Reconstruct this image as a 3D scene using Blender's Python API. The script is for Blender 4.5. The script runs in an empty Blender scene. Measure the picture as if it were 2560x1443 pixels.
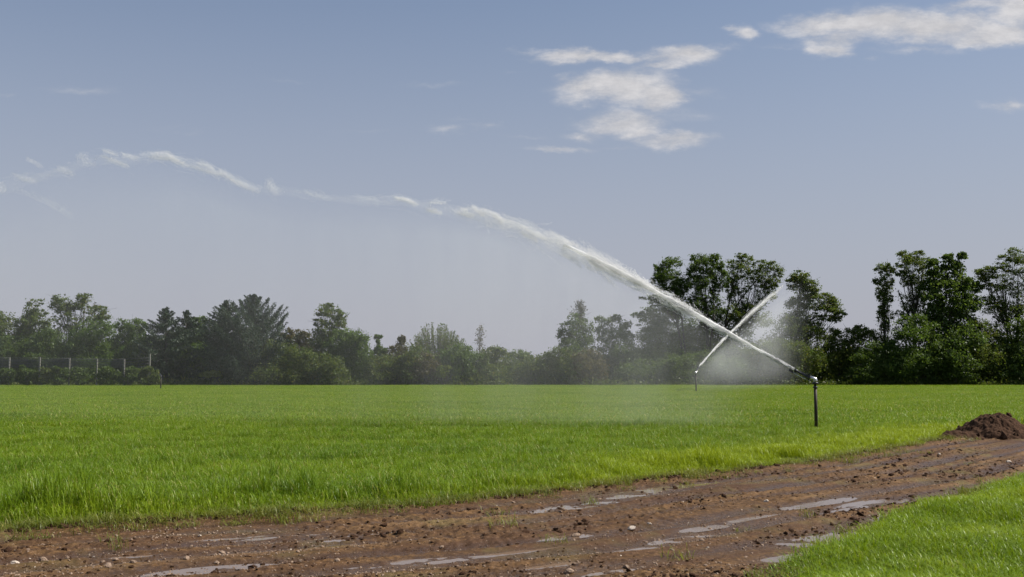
import bpy, bmesh, math, random
import numpy as np
from mathutils import Vector

# ------------------------------------------------------------------ camera, sky, sun, exposure
rng = np.random.default_rng(11)
random.seed(5)
sc = bpy.context.scene
COL = sc.collection

CAM_H, F, CX, CY, HOR = 1.7, 2600.0, 1280.0, 721.5, 920.0
PITCH = math.atan((HOR - CY) / F)
cam_d = bpy.data.cameras.new('camera')
cam = bpy.data.objects.new('camera', cam_d)
COL.objects.link(cam)
cam.location = (0, 0, CAM_H)
cam.rotation_euler = (math.pi / 2 + PITCH, 0, 0)
cam_d.sensor_width = 36.0
cam_d.lens = 36.0 * F / 2560.0
cam_d.clip_start = 0.1
cam_d.clip_end = 6000
sc.camera = cam

SUN_EL, SUN_AZ = math.radians(48), math.radians(88)     # azimuth from the view axis, towards the right
sun_dir = Vector((math.cos(SUN_EL) * math.sin(SUN_AZ), math.cos(SUN_EL) * math.cos(SUN_AZ), math.sin(SUN_EL)))

sc.view_settings.view_transform = 'Standard'
sc.view_settings.look = 'None'
sc.view_settings.gamma = 1.0
sc.view_settings.use_curve_mapping = False
sc.view_settings.exposure = 0.6

cy = sc.cycles
cy.use_denoising = True
cy.use_adaptive_sampling = True
cy.adaptive_threshold = 0.02
cy.max_bounces = 5
cy.diffuse_bounces = 2
cy.glossy_bounces = 2
cy.transmission_bounces = 3
cy.volume_bounces = 1
cy.transparent_max_bounces = 40
cy.volume_step_rate = 1.0
cy.volume_max_steps = 256
cy.caustics_reflective = False
cy.caustics_refractive = False
cy.sample_clamp_indirect = 4.0


def px_dir(px, py):
    cx, cyy = (px - CX) / F, (CY - py) / F
    return np.array([cx, math.cos(PITCH) - cyy * math.sin(PITCH), math.sin(PITCH) + cyy * math.cos(PITCH)])


def P(px, py, Y):
    """point of the place seen at that spot of the photograph, Y metres away"""
    d = px_dir(px, py)
    return np.array([0, 0, CAM_H]) + d * (Y / d[1])


def G(px, py, z=0.0):
    """point on the ground seen at that spot"""
    d = px_dir(px, py)
    return np.array([0, 0, CAM_H]) + d * ((z - CAM_H) / d[2])


class NT:
    """small node tree helper"""
    def __init__(self, tree):
        self.t = tree
        self.n = tree.nodes
        self.l = tree.links
        self.n.clear()

    def node(self, typ, **kw):
        n = self.n.new(typ)
        for k, v in kw.items():
            if k == 'inp':
                for kk, vv in v.items():
                    s = n.inputs[kk]
                    if isinstance(vv, bpy.types.NodeSocket):
                        self.l.new(vv, s)
                    else:
                        s.default_value = vv
            else:
                setattr(n, k, v)
        return n

    def math(self, op, a, b=None, c=None, clamp=False):
        n = self.n.new('ShaderNodeMath')
        n.operation = op
        n.use_clamp = clamp
        for i, v in enumerate((a, b, c)):
            if v is None:
                continue
            if isinstance(v, bpy.types.NodeSocket):
                self.l.new(v, n.inputs[i])
            else:
                n.inputs[i].default_value = v
        return n.outputs[0]

    def vmath(self, op, a, b=None):
        n = self.n.new('ShaderNodeVectorMath')
        n.operation = op
        for i, v in enumerate((a, b)):
            if v is None:
                continue
            if isinstance(v, bpy.types.NodeSocket):
                self.l.new(v, n.inputs[i])
            else:
                n.inputs[i].default_value = v
        return n.outputs['Value'] if op in ('DOT_PRODUCT', 'LENGTH', 'DISTANCE') else n.outputs['Vector']

    def smooth(self, v, lo, hi, a=0.0, b=1.0):
        n = self.n.new('ShaderNodeMapRange')
        n.interpolation_type = 'SMOOTHSTEP'
        self.l.new(v, n.inputs['Value'])
        n.inputs['From Min'].default_value = lo
        n.inputs['From Max'].default_value = hi
        n.inputs['To Min'].default_value = a
        n.inputs['To Max'].default_value = b
        return n.outputs['Result']

    def noise(self, vec, scale, detail=3.0, rough=0.55, dim='3D'):
        n = self.n.new('ShaderNodeTexNoise')
        n.noise_dimensions = dim
        if vec is not None:
            self.l.new(vec, n.inputs['Vector'])
        n.inputs['Scale'].default_value = scale
        n.inputs['Detail'].default_value = detail
        n.inputs['Roughness'].default_value = rough
        return n

    def mixc(self, fac, a, b, mode='MIX'):
        n = self.n.new('ShaderNodeMix')
        n.data_type = 'RGBA'
        n.blend_type = mode
        for i, v in ((0, fac), (6, a), (7, b)):
            if isinstance(v, bpy.types.NodeSocket):
                self.l.new(v, n.inputs[i])
            elif i == 0:
                n.inputs[i].default_value = v
            else:
                n.inputs[i].default_value = (*v, 1.0) if len(v) == 3 else v
        return n.outputs[2]

    def xyz(self, vec):
        n = self.n.new('ShaderNodeSeparateXYZ')
        self.l.new(vec, n.inputs[0])
        return n.outputs

    def comb(self, x, y, z):
        n = self.n.new('ShaderNodeCombineXYZ')
        for i, v in enumerate((x, y, z)):
            if isinstance(v, bpy.types.NodeSocket):
                self.l.new(v, n.inputs[i])
            else:
                n.inputs[i].default_value = v
        return n.outputs[0]


def build_world():
    w = bpy.data.worlds.new('World')
    sc.world = w
    w.use_nodes = True
    t = NT(w.node_tree)
    sky = t.node('ShaderNodeTexSky', sky_type='NISHITA', sun_disc=False)
    sky.sun_elevation = SUN_EL
    sky.sun_rotation = SUN_AZ
    sky.altitude = 100
    sky.air_density = 1.0
    sky.dust_density = 1.0
    sky.ozone_density = 1.4
    hsv = t.node('ShaderNodeHueSaturation', inp={'Saturation': 1.04, 'Value': 1.0, 'Color': sky.outputs[0]})
    tc = t.node('ShaderNodeTexCoord')
    d = tc.outputs['Generated']
    x, y, z = t.xyz(d)
    # grey summer haze all round the horizon
    base = t.mixc(t.smooth(z, -0.02, 0.46, 0.92, 0.12), hsv.outputs[0], (4.00, 4.04, 4.74))
    ys = t.math('MAXIMUM', y, 0.05)
    u = t.math('DIVIDE', x, ys)
    v = t.math('DIVIDE', z, ys)
    p = t.comb(u, v, 0.0)
    # domain warp gives the clouds ragged, wind drawn outlines
    stretch = t.vmath('MULTIPLY', p, (1.0, 2.2, 1.0))
    n1 = t.noise(stretch, 9.0, 4.0, 0.55)
    warp = t.vmath('MULTIPLY', t.vmath('SUBTRACT', n1.outputs['Color'], (0.5, 0.5, 0.5)), (0.075, 0.030, 0.0))
    n2 = t.noise(stretch, 42.0, 4.0, 0.6)
    warp2 = t.vmath('MULTIPLY', t.vmath('SUBTRACT', n2.outputs['Color'], (0.5, 0.5, 0.5)), (0.030, 0.015, 0.0))
    q = t.vmath('ADD', t.vmath('ADD', p, warp), warp2)
    clouds = [
        (1450, 148, 125, 21, .95), (1550, 152, 75, 19, .7), (1695, 140, 95, 31, 1.0), (1640, 168, 60, 14, .6),
        (1815, 118, 60, 12, .35), (1862, 82, 42, 20, .75), (1475, 225, 110, 34, .95), (1595, 225, 110, 48, 1.05),
        (1655, 248, 60, 34, .8), (1545, 305, 115, 34, .85), (1455, 338, 65, 16, .5), (1605, 325, 75, 24, .6),
        (1700, 349, 105, 20, .8), (1395, 375, 95, 11, .6), (1550, 366, 80, 9, .3),
        (2080, 62, 150, 30, .95), (2200, 55, 140, 48, 1.05), (2350, 75, 170, 46, 1.05), (2490, 98, 130, 30, .9),
        (2530, 30, 80, 62, 1.0), (2085, 122, 62, 20, .8), (2100, 98, 80, 22, .6), (2520, 265, 75, 18, .55),
        (2190, 150, 38, 8, .3), (190, 226, 110, 15, .34), (1110, 323, 75, 14, .40), (1235, 320, 45, 14, .40),
        (1070, 212, 80, 10, .22), (1260, 180, 26, 7, .2), (450, 322, 120, 9, .18), (10, 241, 30, 8, .25),
        (1330, 132, 60, 9, .3), (1760, 232, 70, 22, .32), (1720, 290, 80, 18, .28), (1300, 345, 70, 8, .25), (1960, 110, 90, 10, .25), (2300, 130, 120, 12, .35), (2420, 20, 90, 20, .6), (700, 205, 110, 8, .16), (900, 320, 120, 8, .18), (1160, 300, 90, 8, .16), (2760, 60, 200, 60, 1.0), (2980, 180, 160, 30, .8), (-260, 150, 200, 26, .6),
    ]
    tot = None
    for (cx, cyy, rx, ry, s) in clouds:
        dd = px_dir(cx, cyy)
        cu, cv = dd[0] / dd[1], dd[2] / dd[1]
        a = t.vmath('MULTIPLY', t.vmath('SUBTRACT', q, (cu, cv, 0)), (F / (rx * 1.38), F / (ry * 1.38), 0))
        r2 = t.vmath('DOT_PRODUCT', a, a)
        m = t.math('MULTIPLY', t.math('SUBTRACT', 1.0, t.math('SQRT', r2), clamp=True), s * 1.25)
        tot = m if tot is None else t.math('MAXIMUM', t.math('MULTIPLY_ADD', tot, 0.45, m), tot)
    n3 = t.noise(stretch, 20.0, 6.0, 0.68)
    dens = t.math('ADD', tot, t.math('MULTIPLY_ADD', n3.outputs[0], 1.7, -0.82))
    alpha = t.math('MULTIPLY', t.smooth(dens, -0.2, 1.3, 0.0, 0.95), t.smooth(tot, 0.0, 0.7))
    front = t.smooth(y, 0.08, 0.3)
    alpha = t.math('MULTIPLY', alpha, front)
    # the same fair-weather clouds all round the rest of the sky
    zs = t.math('MAXIMUM', z, 0.06)
    pl = t.comb(t.math('DIVIDE', x, zs), t.math('DIVIDE', y, zs), 0.0)
    n4 = t.noise(pl, 0.8, 6.0, 0.6)
    a2 = t.smooth(n4.outputs[0], 0.58, 0.72, 0.0, 0.85)
    away = t.math('MAXIMUM', t.smooth(y, 0.75, 0.55), t.smooth(z, 0.40, 0.55))
    a2 = t.math('MULTIPLY', t.math('MULTIPLY', a2, away), t.smooth(z, 0.05, 0.2))
    alpha = t.math('MAXIMUM', alpha, a2)
    ccol = t.mixc(t.smooth(n3.outputs[0], 0.35, 0.7), (5.4, 5.34, 5.5), (6.9, 6.78, 6.9))
    colr = t.mixc(alpha, base, ccol)
    bg = t.node('ShaderNodeBackground', inp={'Color': colr, 'Strength': 0.068})
    out = t.node('ShaderNodeOutputWorld')
    t.l.new(bg.outputs[0], out.inputs[0])


build_world()
sun_d = bpy.data.lights.new('sun', 'SUN')
sun = bpy.data.objects.new('sun', sun_d)
COL.objects.link(sun)
sun_d.energy = 5.0
sun_d.angle = math.radians(0.6)
sun_d.color = (1.0, 0.95, 0.87)
sun.rotation_euler = sun_dir.to_track_quat('Z', 'Y').to_euler()
sun.location = (30, 20, 60)


# ------------------------------------------------------------------ helpers
TAB = np.random.default_rng(3).random((256, 256))


def vnoise(x, y, seed=0):
    x = np.asarray(x, float) + seed * 17.31
    y = np.asarray(y, float) + seed * 9.77
    xi = np.floor(x).astype(int)
    yi = np.floor(y).astype(int)
    fx, fy = x - xi, y - yi
    fx = fx * fx * (3 - 2 * fx)
    fy = fy * fy * (3 - 2 * fy)
    a = TAB[xi & 255, yi & 255]
    b = TAB[(xi + 1) & 255, yi & 255]
    c = TAB[xi & 255, (yi + 1) & 255]
    d = TAB[(xi + 1) & 255, (yi + 1) & 255]
    return (a * (1 - fx) + b * fx) * (1 - fy) + (c * (1 - fx) + d * fx) * fy


def fbm(x, y, octv=4, seed=0, gain=0.5):
    s, amp, tot = 0.0, 1.0, 0.0
    for o in range(octv):
        s = s + amp * vnoise(x * 2 ** o, y * 2 ** o, seed + o * 3)
        tot += amp
        amp *= gain
    return s / tot          # 0..1


def mesh_np(name, V, Fc, mat, smooth=False, attrs=None):
    """V (n,3); Fc (m,3) or (m,4)"""
    me = bpy.data.meshes.new(name)
    V = np.ascontiguousarray(V, np.float32)
    Fc = np.ascontiguousarray(Fc, np.int32)
    k = Fc.shape[1]
    me.vertices.add(len(V))
    me.vertices.foreach_set('co', V.ravel())
    me.loops.add(Fc.size)
    me.loops.foreach_set('vertex_index', Fc.ravel())
    me.polygons.add(len(Fc))
    me.polygons.foreach_set('loop_start', np.arange(0, Fc.size, k, dtype=np.int32))
    me.polygons.foreach_set('loop_total', np.full(len(Fc), k, np.int32))
    me.update(calc_edges=True)
    if smooth:
        me.polygons.foreach_set('use_smooth', np.ones(len(Fc), bool))
    for an, (dom, val) in (attrs or {}).items():
        at = me.attributes.new(an, 'FLOAT', dom)
        at.data.foreach_set('value', np.ascontiguousarray(val, np.float32))
    if mat is not None:
        me.materials.append(mat)
    return me


def obj(name, me, parent=None, loc=None):
    o = bpy.data.objects.new(name, me)
    COL.objects.link(o)
    if parent is not None:
        o.parent = parent
    if loc is not None:
        o.location = loc
    return o


def tag(o, label=None, cat=None, group=None, kind=None):
    for k, v in (('label', label), ('category', cat), ('group', group), ('kind', kind)):
        if v:
            o[k] = v
    return o


def thing(name, label, cat, loc=(0, 0, 0), group=None):
    o = obj(name, None, None, loc)
    return tag(o, label, cat, group)


class MB:
    """collects tubes, lathes and boxes into one mesh"""
    def __init__(self):
        self.V, self.F, self.n = [], [], 0

    def add(self, V, Fq):
        V = np.asarray(V, float)
        self.V.append(V)
        for f in Fq:
            self.F.append([i + self.n for i in f])
        self.n += len(V)

    def tube(self, pts, radii, sides=8, cap=True):
        pts = np.asarray(pts, float)
        n = len(pts)
        if np.isscalar(radii):
            radii = [radii] * n
        tan = np.gradient(pts, axis=0)
        tan /= np.linalg.norm(tan, axis=1)[:, None] + 1e-9
        ref = np.array([0.0, 0.0, 1.0]) if abs(tan[0][2]) < 0.9 else np.array([1.0, 0.0, 0.0])
        V = []
        for i in range(n):
            a = np.cross(tan[i], ref)
            if np.linalg.norm(a) < 1e-6:
                a = np.cross(tan[i], [0, 1, 0])
            a /= np.linalg.norm(a)
            b = np.cross(tan[i], a)
            for k in range(sides):
                th = 2 * math.pi * k / sides
                V.append(pts[i] + radii[i] * (math.cos(th) * a + math.sin(th) * b))
        Fq = []
        for i in range(n - 1):
            for k in range(sides):
                k2 = (k + 1) % sides
                Fq.append([i * sides + k, i * sides + k2, (i + 1) * sides + k2, (i + 1) * sides + k])
        if cap:
            Fq.append(list(range(sides))[::-1])
            Fq.append([(n - 1) * sides + k for k in range(sides)])
        self.add(V, Fq)

    def box(self, c, half, R=None):
        c = np.asarray(c, float)
        V = np.array([[sx * half[0], sy * half[1], sz * half[2]] for sx in (-1, 1) for sy in (-1, 1) for sz in (-1, 1)])
        if R is not None:
            V = V @ np.asarray(R).T
        self.add(V + c, [[0, 1, 3, 2], [4, 6, 7, 5], [0, 4, 5, 1], [2, 3, 7, 6], [0, 2, 6, 4], [1, 5, 7, 3]])

    def build(self, name, mat, parent=None, loc=None, smooth=True):
        me = bpy.data.meshes.new(name)
        me.from_pydata([tuple(v) for v in np.concatenate(self.V)], [], self.F)
        if smooth:
            for p_ in me.polygons:
                p_.use_smooth = len(p_.vertices) == 4
        me.materials.append(mat)
        me.update()
        return obj(name, me, parent, loc)


def mat_new(name):
    m = bpy.data.materials.new(name)
    m.use_nodes = True
    t = NT(m.node_tree)
    out = t.node('ShaderNodeOutputMaterial')
    return m, t, out


def mat_simple(name, col, rough=0.6, metal=0.0, var=0.3, scale=8.0, bump=0.0, spec=0.5, col2=None):
    m, t, out = mat_new(name)
    tc = t.node('ShaderNodeTexCoord')
    n = t.noise(tc.outputs['Object'], scale, 5.0, 0.6)
    c2 = col2 or tuple(c * (1 - var) for c in col)
    c = t.mixc(t.smooth(n.outputs[0], 0.3, 0.7), c2, col)
    b = t.node('ShaderNodeBsdfPrincipled', inp={'Base Color': c, 'Roughness': rough, 'Metallic': metal, 'Specular IOR Level': spec})
    if bump:
        bp = t.node('ShaderNodeBump', inp={'Strength': bump, 'Distance': 0.02, 'Height': n.outputs[0]})
        t.l.new(bp.outputs[0], b.inputs['Normal'])
    t.l.new(b.outputs[0], out.inputs[0])
    return m


def scatter(name, pts, rot, scl, idx, meshes, kind_label, pale=None):
    """one object that carries many small instances (grass, gravel)"""
    src = bpy.data.collections.new(name + '_source')
    for i, me in enumerate(meshes):
        o = bpy.data.objects.new('%s_source_%02d' % (name, i), me)
        src.objects.link(o)
    me = bpy.data.meshes.new(name)
    n = len(pts)
    me.vertices.add(n)
    me.vertices.foreach_set('co', np.ascontiguousarray(pts, np.float32).ravel())
    a = me.attributes.new('rot', 'FLOAT_VECTOR', 'POINT')
    a.data.foreach_set('vector', np.ascontiguousarray(rot, np.float32).ravel())
    a = me.attributes.new('scl', 'FLOAT_VECTOR', 'POINT')
    a.data.foreach_set('vector', np.ascontiguousarray(scl, np.float32).ravel())
    a = me.attributes.new('idx', 'INT', 'POINT')
    a.data.foreach_set('value', np.ascontiguousarray(idx, np.int32))
    a = me.attributes.new('pale', 'FLOAT', 'POINT')
    a.data.foreach_set('value', np.ascontiguousarray(np.zeros(n) if pale is None else pale, np.float32))
    me.update()
    o = obj(name, me)
    ng = bpy.data.node_groups.new(name + '_nodes', 'GeometryNodeTree')
    ng.interface.new_socket('Geometry', in_out='INPUT', socket_type='NodeSocketGeometry')
    ng.interface.new_socket('Geometry', in_out='OUTPUT', socket_type='NodeSocketGeometry')
    N, L = ng.nodes, ng.links
    gi, go = N.new('NodeGroupInput'), N.new('NodeGroupOutput')
    iop = N.new('GeometryNodeInstanceOnPoints')
    ci = N.new('GeometryNodeCollectionInfo')
    ci.inputs['Collection'].default_value = src
    ci.inputs['Separate Children'].default_value = True
    ci.inputs['Reset Children'].default_value = True

    def na(nm, dt):
        q = N.new('GeometryNodeInputNamedAttribute')
        q.data_type = dt
        q.inputs['Name'].default_value = nm
        return q.outputs['Attribute']
    e2r = N.new('FunctionNodeEulerToRotation')
    L.new(na('rot', 'FLOAT_VECTOR'), e2r.inputs[0])
    L.new(gi.outputs[0], iop.inputs['Points'])
    L.new(ci.outputs[0], iop.inputs['Instance'])
    iop.inputs['Pick Instance'].default_value = True
    L.new(na('idx', 'INT'), iop.inputs['Instance Index'])
    L.new(e2r.outputs[0], iop.inputs['Rotation'])
    L.new(na('scl', 'FLOAT_VECTOR'), iop.inputs['Scale'])
    L.new(iop.outputs[0], go.inputs[0])
    md = o.modifiers.new('scatter', 'NODES')
    md.node_group = ng
    tag(o, kind_label[0], kind_label[1], None, 'stuff')
    return o


# ------------------------------------------------------------------ layout of the ground
def polyline(px_pts):
    return np.array([G(a, b)[:2] for a, b in px_pts])


FIELD_EDGE = polyline([(-900, 1385), (0, 1333), (350, 1308), (700, 1288), (1080, 1262), (1400, 1228), (1700, 1192),
                       (2000, 1160), (2200, 1128), (2330, 1106), (2430, 1088), (2560, 1068)])
e = FIELD_EDGE[-1] - FIELD_EDGE[-3]
FIELD_EDGE = np.vstack([FIELD_EDGE, FIELD_EDGE[-1] + e * 1.5, FIELD_EDGE[-1] + e * 8])
e = FIELD_EDGE[0] - FIELD_EDGE[1]
FIELD_EDGE = np.vstack([FIELD_EDGE[0] + e * 25, FIELD_EDGE])
VERGE_EDGE = polyline([(1780, 1600), (1900, 1490), (1965, 1443), (2035, 1385), (2130, 1338), (2250, 1292), (2400, 1247), (2560, 1197)])
e = VERGE_EDGE[-1] - VERGE_EDGE[-3]
VERGE_EDGE = np.vstack([VERGE_EDGE, VERGE_EDGE[-1] + e * 1.5, VERGE_EDGE[-1] + e * 10])
e = VERGE_EDGE[0] - VERGE_EDGE[2]
VERGE_EDGE = np.vstack([VERGE_EDGE[0] + e * 20, VERGE_EDGE])


def sdist(pts, line):
    """signed distance, positive on the left of the line's direction"""
    pts = np.asarray(pts, float)
    best = np.full(len(pts), 1e9)
    sgn = np.ones(len(pts))
    for a, b in zip(line[:-1], line[1:]):
        ab = b - a
        t_ = np.clip(((pts - a) @ ab) / (ab @ ab), 0, 1)
        q = a + t_[:, None] * ab
        d = np.linalg.norm(pts - q, axis=1)
        s = ab[0] * (pts[:, 1] - a[1]) - ab[1] * (pts[:, 0] - a[0])
        m = d < best - 1e-9
        best = np.where(m, d, best)
        sgn = np.where(m, np.sign(s), sgn)
    return best * sgn


FAR = 93.0       # where the field ends at the trees

# puddles: centre in the photograph, half length and half width on the ground (m), direction along the track
PUD = [(530, 1432, 75, 13), (1060, 1407, 85, 11), (1250, 1391, 110, 5), (700, 1347, 55, 5), (830, 1357, 35, 5),
       (560, 1352, 60, 3), (940, 1341, 30, 3), (1440, 1271, 75, 7), (1560, 1243, 50, 5), (1690, 1222, 90, 4),
       (1485, 1321, 22, 3), (1430, 1345, 45, 6), (1600, 1380, 45, 6), (1710, 1355, 40, 7), (1770, 1322, 50, 6),
       (1390, 1418, 45, 5), (1520, 1438, 45, 7), (1990, 1273, 30, 5), (2060, 1262, 60, 5), (2170, 1260, 45, 5),
       (2120, 1278, 40, 3), (2240, 1290, 60, 6), (2060, 1352, 75, 12), (1980, 1400, 50, 10), (2360, 1240, 90, 5), (1880, 1300, 45, 4),
       (330, 1396, 40, 3)]


def track_dir(p):
    d = np.linalg.norm(FIELD_EDGE - p, axis=1)
    i = int(np.clip(np.argmin(d), 1, len(FIELD_EDGE) - 2))
    v = FIELD_EDGE[i + 1] - FIELD_EDGE[i - 1]
    return v / np.linalg.norm(v)


PUDDLES = []
for (a, b, hl, hw) in PUD:
    c = G(a, b, -0.03)[:2]
    l_ = np.linalg.norm(G(a + hl, b - hl * 0.13)[:2] - G(a, b)[:2])
    w_ = 0.5 * abs(G(a, b + hw)[1] - G(a, b - hw)[1])
    PUDDLES.append((c, track_dir(c), l_ * 1.5, max(w_ * .66, 0.065)))
WATER_Z = -0.014


def track_height(pts):
    x, y = pts[:, 0], pts[:, 1]
    df = -sdist(pts, FIELD_EDGE)             # metres into the track from the field edge
    # coordinates that follow the track
    ang = math.radians(38)
    s = x * math.cos(ang) + y * math.sin(ang)
    wob = 0.25 * (fbm(s * 0.35, s * 0 + 2.0, 2, 5) - 0.5)
    d = df + wob
    h = 0.055 * (fbm(x * 0.9, y * 0.9, 3, 1) - 0.5)
    for (c, w, dep) in ((0.55, 0.16, .045), (1.05, .13, .03), (1.75, .17, .05), (2.25, .12, .03), (2.95, .18, .045), (3.6, .2, .05), (4.3, .2, .03)):
        g = np.exp(-((d - c) / w) ** 2)
        br = 0.35 + 1.0 * fbm(s * 0.5, d * 0 + c * 3, 2, 9)
        h -= dep * g * br
        rd = np.exp(-((d - c - w * 1.7) / (w * 0.7)) ** 2) + np.exp(-((d - c + w * 1.7) / (w * 0.7)) ** 2)
        h += 0.5 * dep * rd * br
    # churned clods, strongest on the ridges, in patches
    patch = np.clip((fbm(s * 0.6, d * 1.6, 3, 21) - 0.38) * 3.2, 0, 1)
    cl = np.abs(fbm(x * 5.5, y * 5.5, 3, 31) - 0.5) * 2
    cl2 = fbm(x * 14, y * 14, 3, 41)
    cl3 = fbm(x * 38, y * 38, 2, 51)
    h += patch * (0.085 * (cl2 - 0.5) + 0.05 * (0.35 - cl)) + 0.018 * (cl2 - 0.5) + (0.006 + 0.014 * patch) * (cl3 - 0.5)
    # raised crumbly lip along the field
    h += 0.05 * np.exp(-((df - 0.08) / 0.16) ** 2) * (0.3 + 1.4 * fbm(x * 3, y * 3, 3, 61))
    h *= 0.62
    # puddle beds
    for (c, u, L_, W_) in PUDDLES:
        r = pts - c
        a = (r @ u) / L_
        b = (r[:, 0] * -u[1] + r[:, 1] * u[0]) / W_
        q = a * a + b * b
        m_ = q < 6
        if not m_.any():
            continue
        kf = np.exp(-(q[m_] * 0.32) ** 2) * 0.8
        h[m_] = h[m_] * (1 - kf) - 0.006 * kf
        k = np.exp(-(q[m_] * 0.8) ** 2)
        bed = -0.023 + 0.075 * (fbm(x[m_] * 3.5, y[m_] * 3.5, 4, 71, .6) - 0.5) + 0.012 * (cl2[m_] - 0.5)
        h[m_] = h[m_] * (1 - k) + bed * k
    dv = -sdist(pts, VERGE_EDGE)             # positive inside the verge
    h -= 0.05 * np.clip((-df) / 0.4, 0, 1.5) + 0.05 * np.clip(dv / 0.4, 0, 1.5)
    return h, patch, cl2


# ------------------------------------------------------------------ ground materials
def mat_mud():
    m, t, out = mat_new('wet_mud')
    geo = t.node('ShaderNodeNewGeometry')
    pos = geo.outputs['Position']
    z = t.xyz(pos)[2]
    n1 = t.noise(pos, 1.3, 4.0, 0.6)
    n2 = t.noise(pos, 17.0, 5.0, 0.7)
    n3 = t.noise(pos, 70.0, 3.0, 0.7)
    c = t.mixc(t.smooth(n1.outputs[0], 0.35, 0.65), (0.120, 0.065, 0.028), (0.162, 0.090, 0.037))
    c = t.mixc(t.smooth(n2.outputs[0], 0.35, 0.7), (0.052, 0.028, 0.013), c)
    # bands drawn along the track by the wheels: smeared wet mud, drier crowns
    aa, al = t.node('ShaderNodeAttribute', attribute_name='across'), t.node('ShaderNodeAttribute', attribute_name='along')
    bv = t.comb(t.math('MULTIPLY', al.outputs['Fac'], 0.22), t.math('MULTIPLY', aa.outputs['Fac'], 2.3), 0.0)
    nb_ = t.noise(bv, 1.0, 4.0, 0.55)
    c = t.mixc(t.math('MULTIPLY', t.smooth(nb_.outputs[0], 0.50, 0.36), 0.75), c, (0.062, 0.032, 0.018))
    c = t.mixc(t.math('MULTIPLY', t.smooth(nb_.outputs[0], 0.54, 0.68), 0.55), c, (0.195, 0.115, 0.052))
    # olive film of algae and crushed grass in patches
    n4 = t.noise(pos, 0.8, 4.0, 0.6)
    c = t.mixc(t.math('MULTIPLY', t.smooth(n4.outputs[0], 0.52, 0.68), 0.55), c, (0.115, 0.095, 0.035))
    # tan grit
    vor = t.node('ShaderNodeTexVoronoi', inp={'Vector': pos, 'Scale': 42.0})
    grit = t.math('MULTIPLY', t.smooth(vor.outputs['Distance'], 0.30, 0.16), t.smooth(n2.outputs[0], 0.46, 0.60))
    c = t.mixc(t.math('MULTIPLY', grit, 0.6), c, (0.30, 0.20, 0.145))
    wet = t.smooth(z, 0.012, -0.014)
    c = t.mixc(t.math('MULTIPLY', wet, 0.55), c, (0.055, 0.032, 0.018))
    rough = t.math('SUBTRACT', 0.78, t.math('MULTIPLY', wet, 0.5))
    rough = t.math('ADD', rough, t.math('MULTIPLY_ADD', n2.outputs[0], 0.3, -0.15))
    b = t.node('ShaderNodeBsdfPrincipled', inp={'Base Color': c, 'Roughness': rough, 'Specular IOR Level': 0.12})
    bp = t.node('ShaderNodeBump', inp={'Strength': 0.8, 'Distance': 0.012, 'Height': n3.outputs[0]})
    t.l.new(bp.outputs[0], b.inputs['Normal'])
    t.l.new(b.outputs[0], out.inputs[0])
    return m


def mat_soil_green():
    m, t, out = mat_new('soil_under_grass')
    geo = t.node('ShaderNodeNewGeometry')
    n1 = t.noise(geo.outputs['Position'], 2.0, 5.0, 0.6)
    c = t.mixc(t.smooth(n1.outputs[0], 0.35, 0.65), (0.05, 0.065, 0.014), (0.085, 0.11, 0.02))
    b = t.node('ShaderNodeBsdfPrincipled', inp={'Base Color': c, 'Roughness': 0.9, 'Specular IOR Level': 0.1})
    t.l.new(b.outputs[0], out.inputs[0])
    return m


def mat_water():
    m, t, out = mat_new('muddy_water')
    geo = t.node('ShaderNodeNewGeometry')
    n1 = t.noise(geo.outputs['Position'], 6.0, 3.0, 0.5)
    b = t.node('ShaderNodeBsdfPrincipled', inp={'Base Color': (0.150, 0.102, 0.070, 1), 'Roughness': 0.09, 'IOR': 1.33, 'Specular IOR Level': 0.55})
    bp = t.node('ShaderNodeBump', inp={'Strength': 0.06, 'Distance': 0.02, 'Height': n1.outputs[0]})
    t.l.new(bp.outputs[0], b.inputs['Normal'])
    t.l.new(b.outputs[0], out.inputs[0])
    return m


M_MUD, M_SOIL, M_WATER = mat_mud(), mat_soil_green(), mat_water()

# ------------------------------------------------------------------ ground sheets
me = mesh_np('ground', [[-3000, -200, -0.22], [3000, -200, -0.22], [3000, 4500, -0.22], [-3000, 4500, -0.22]], [[0, 1, 2, 3]], M_SOIL)
tag(obj('ground', me), kind='structure')


def strip_sheet(name, line, far_pts, z, mat):
    V = [[p_[0], p_[1], z] for p_ in line] + [[p_[0], p_[1], z] for p_ in far_pts]
    m2 = bpy.data.meshes.new(name)
    m2.from_pydata(V, [], [list(range(len(V)))])
    m2.materials.append(mat)
    m2.update()
    return tag(obj(name, m2), kind='structure')


strip_sheet('field', FIELD_EDGE, [(140, 160), (-160, 160)], -0.012, M_SOIL)
strip_sheet('verge', VERGE_EDGE[::-1], [(0.6, 1.5), (60, -10), (120, 40)], -0.016, M_SOIL)

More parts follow.
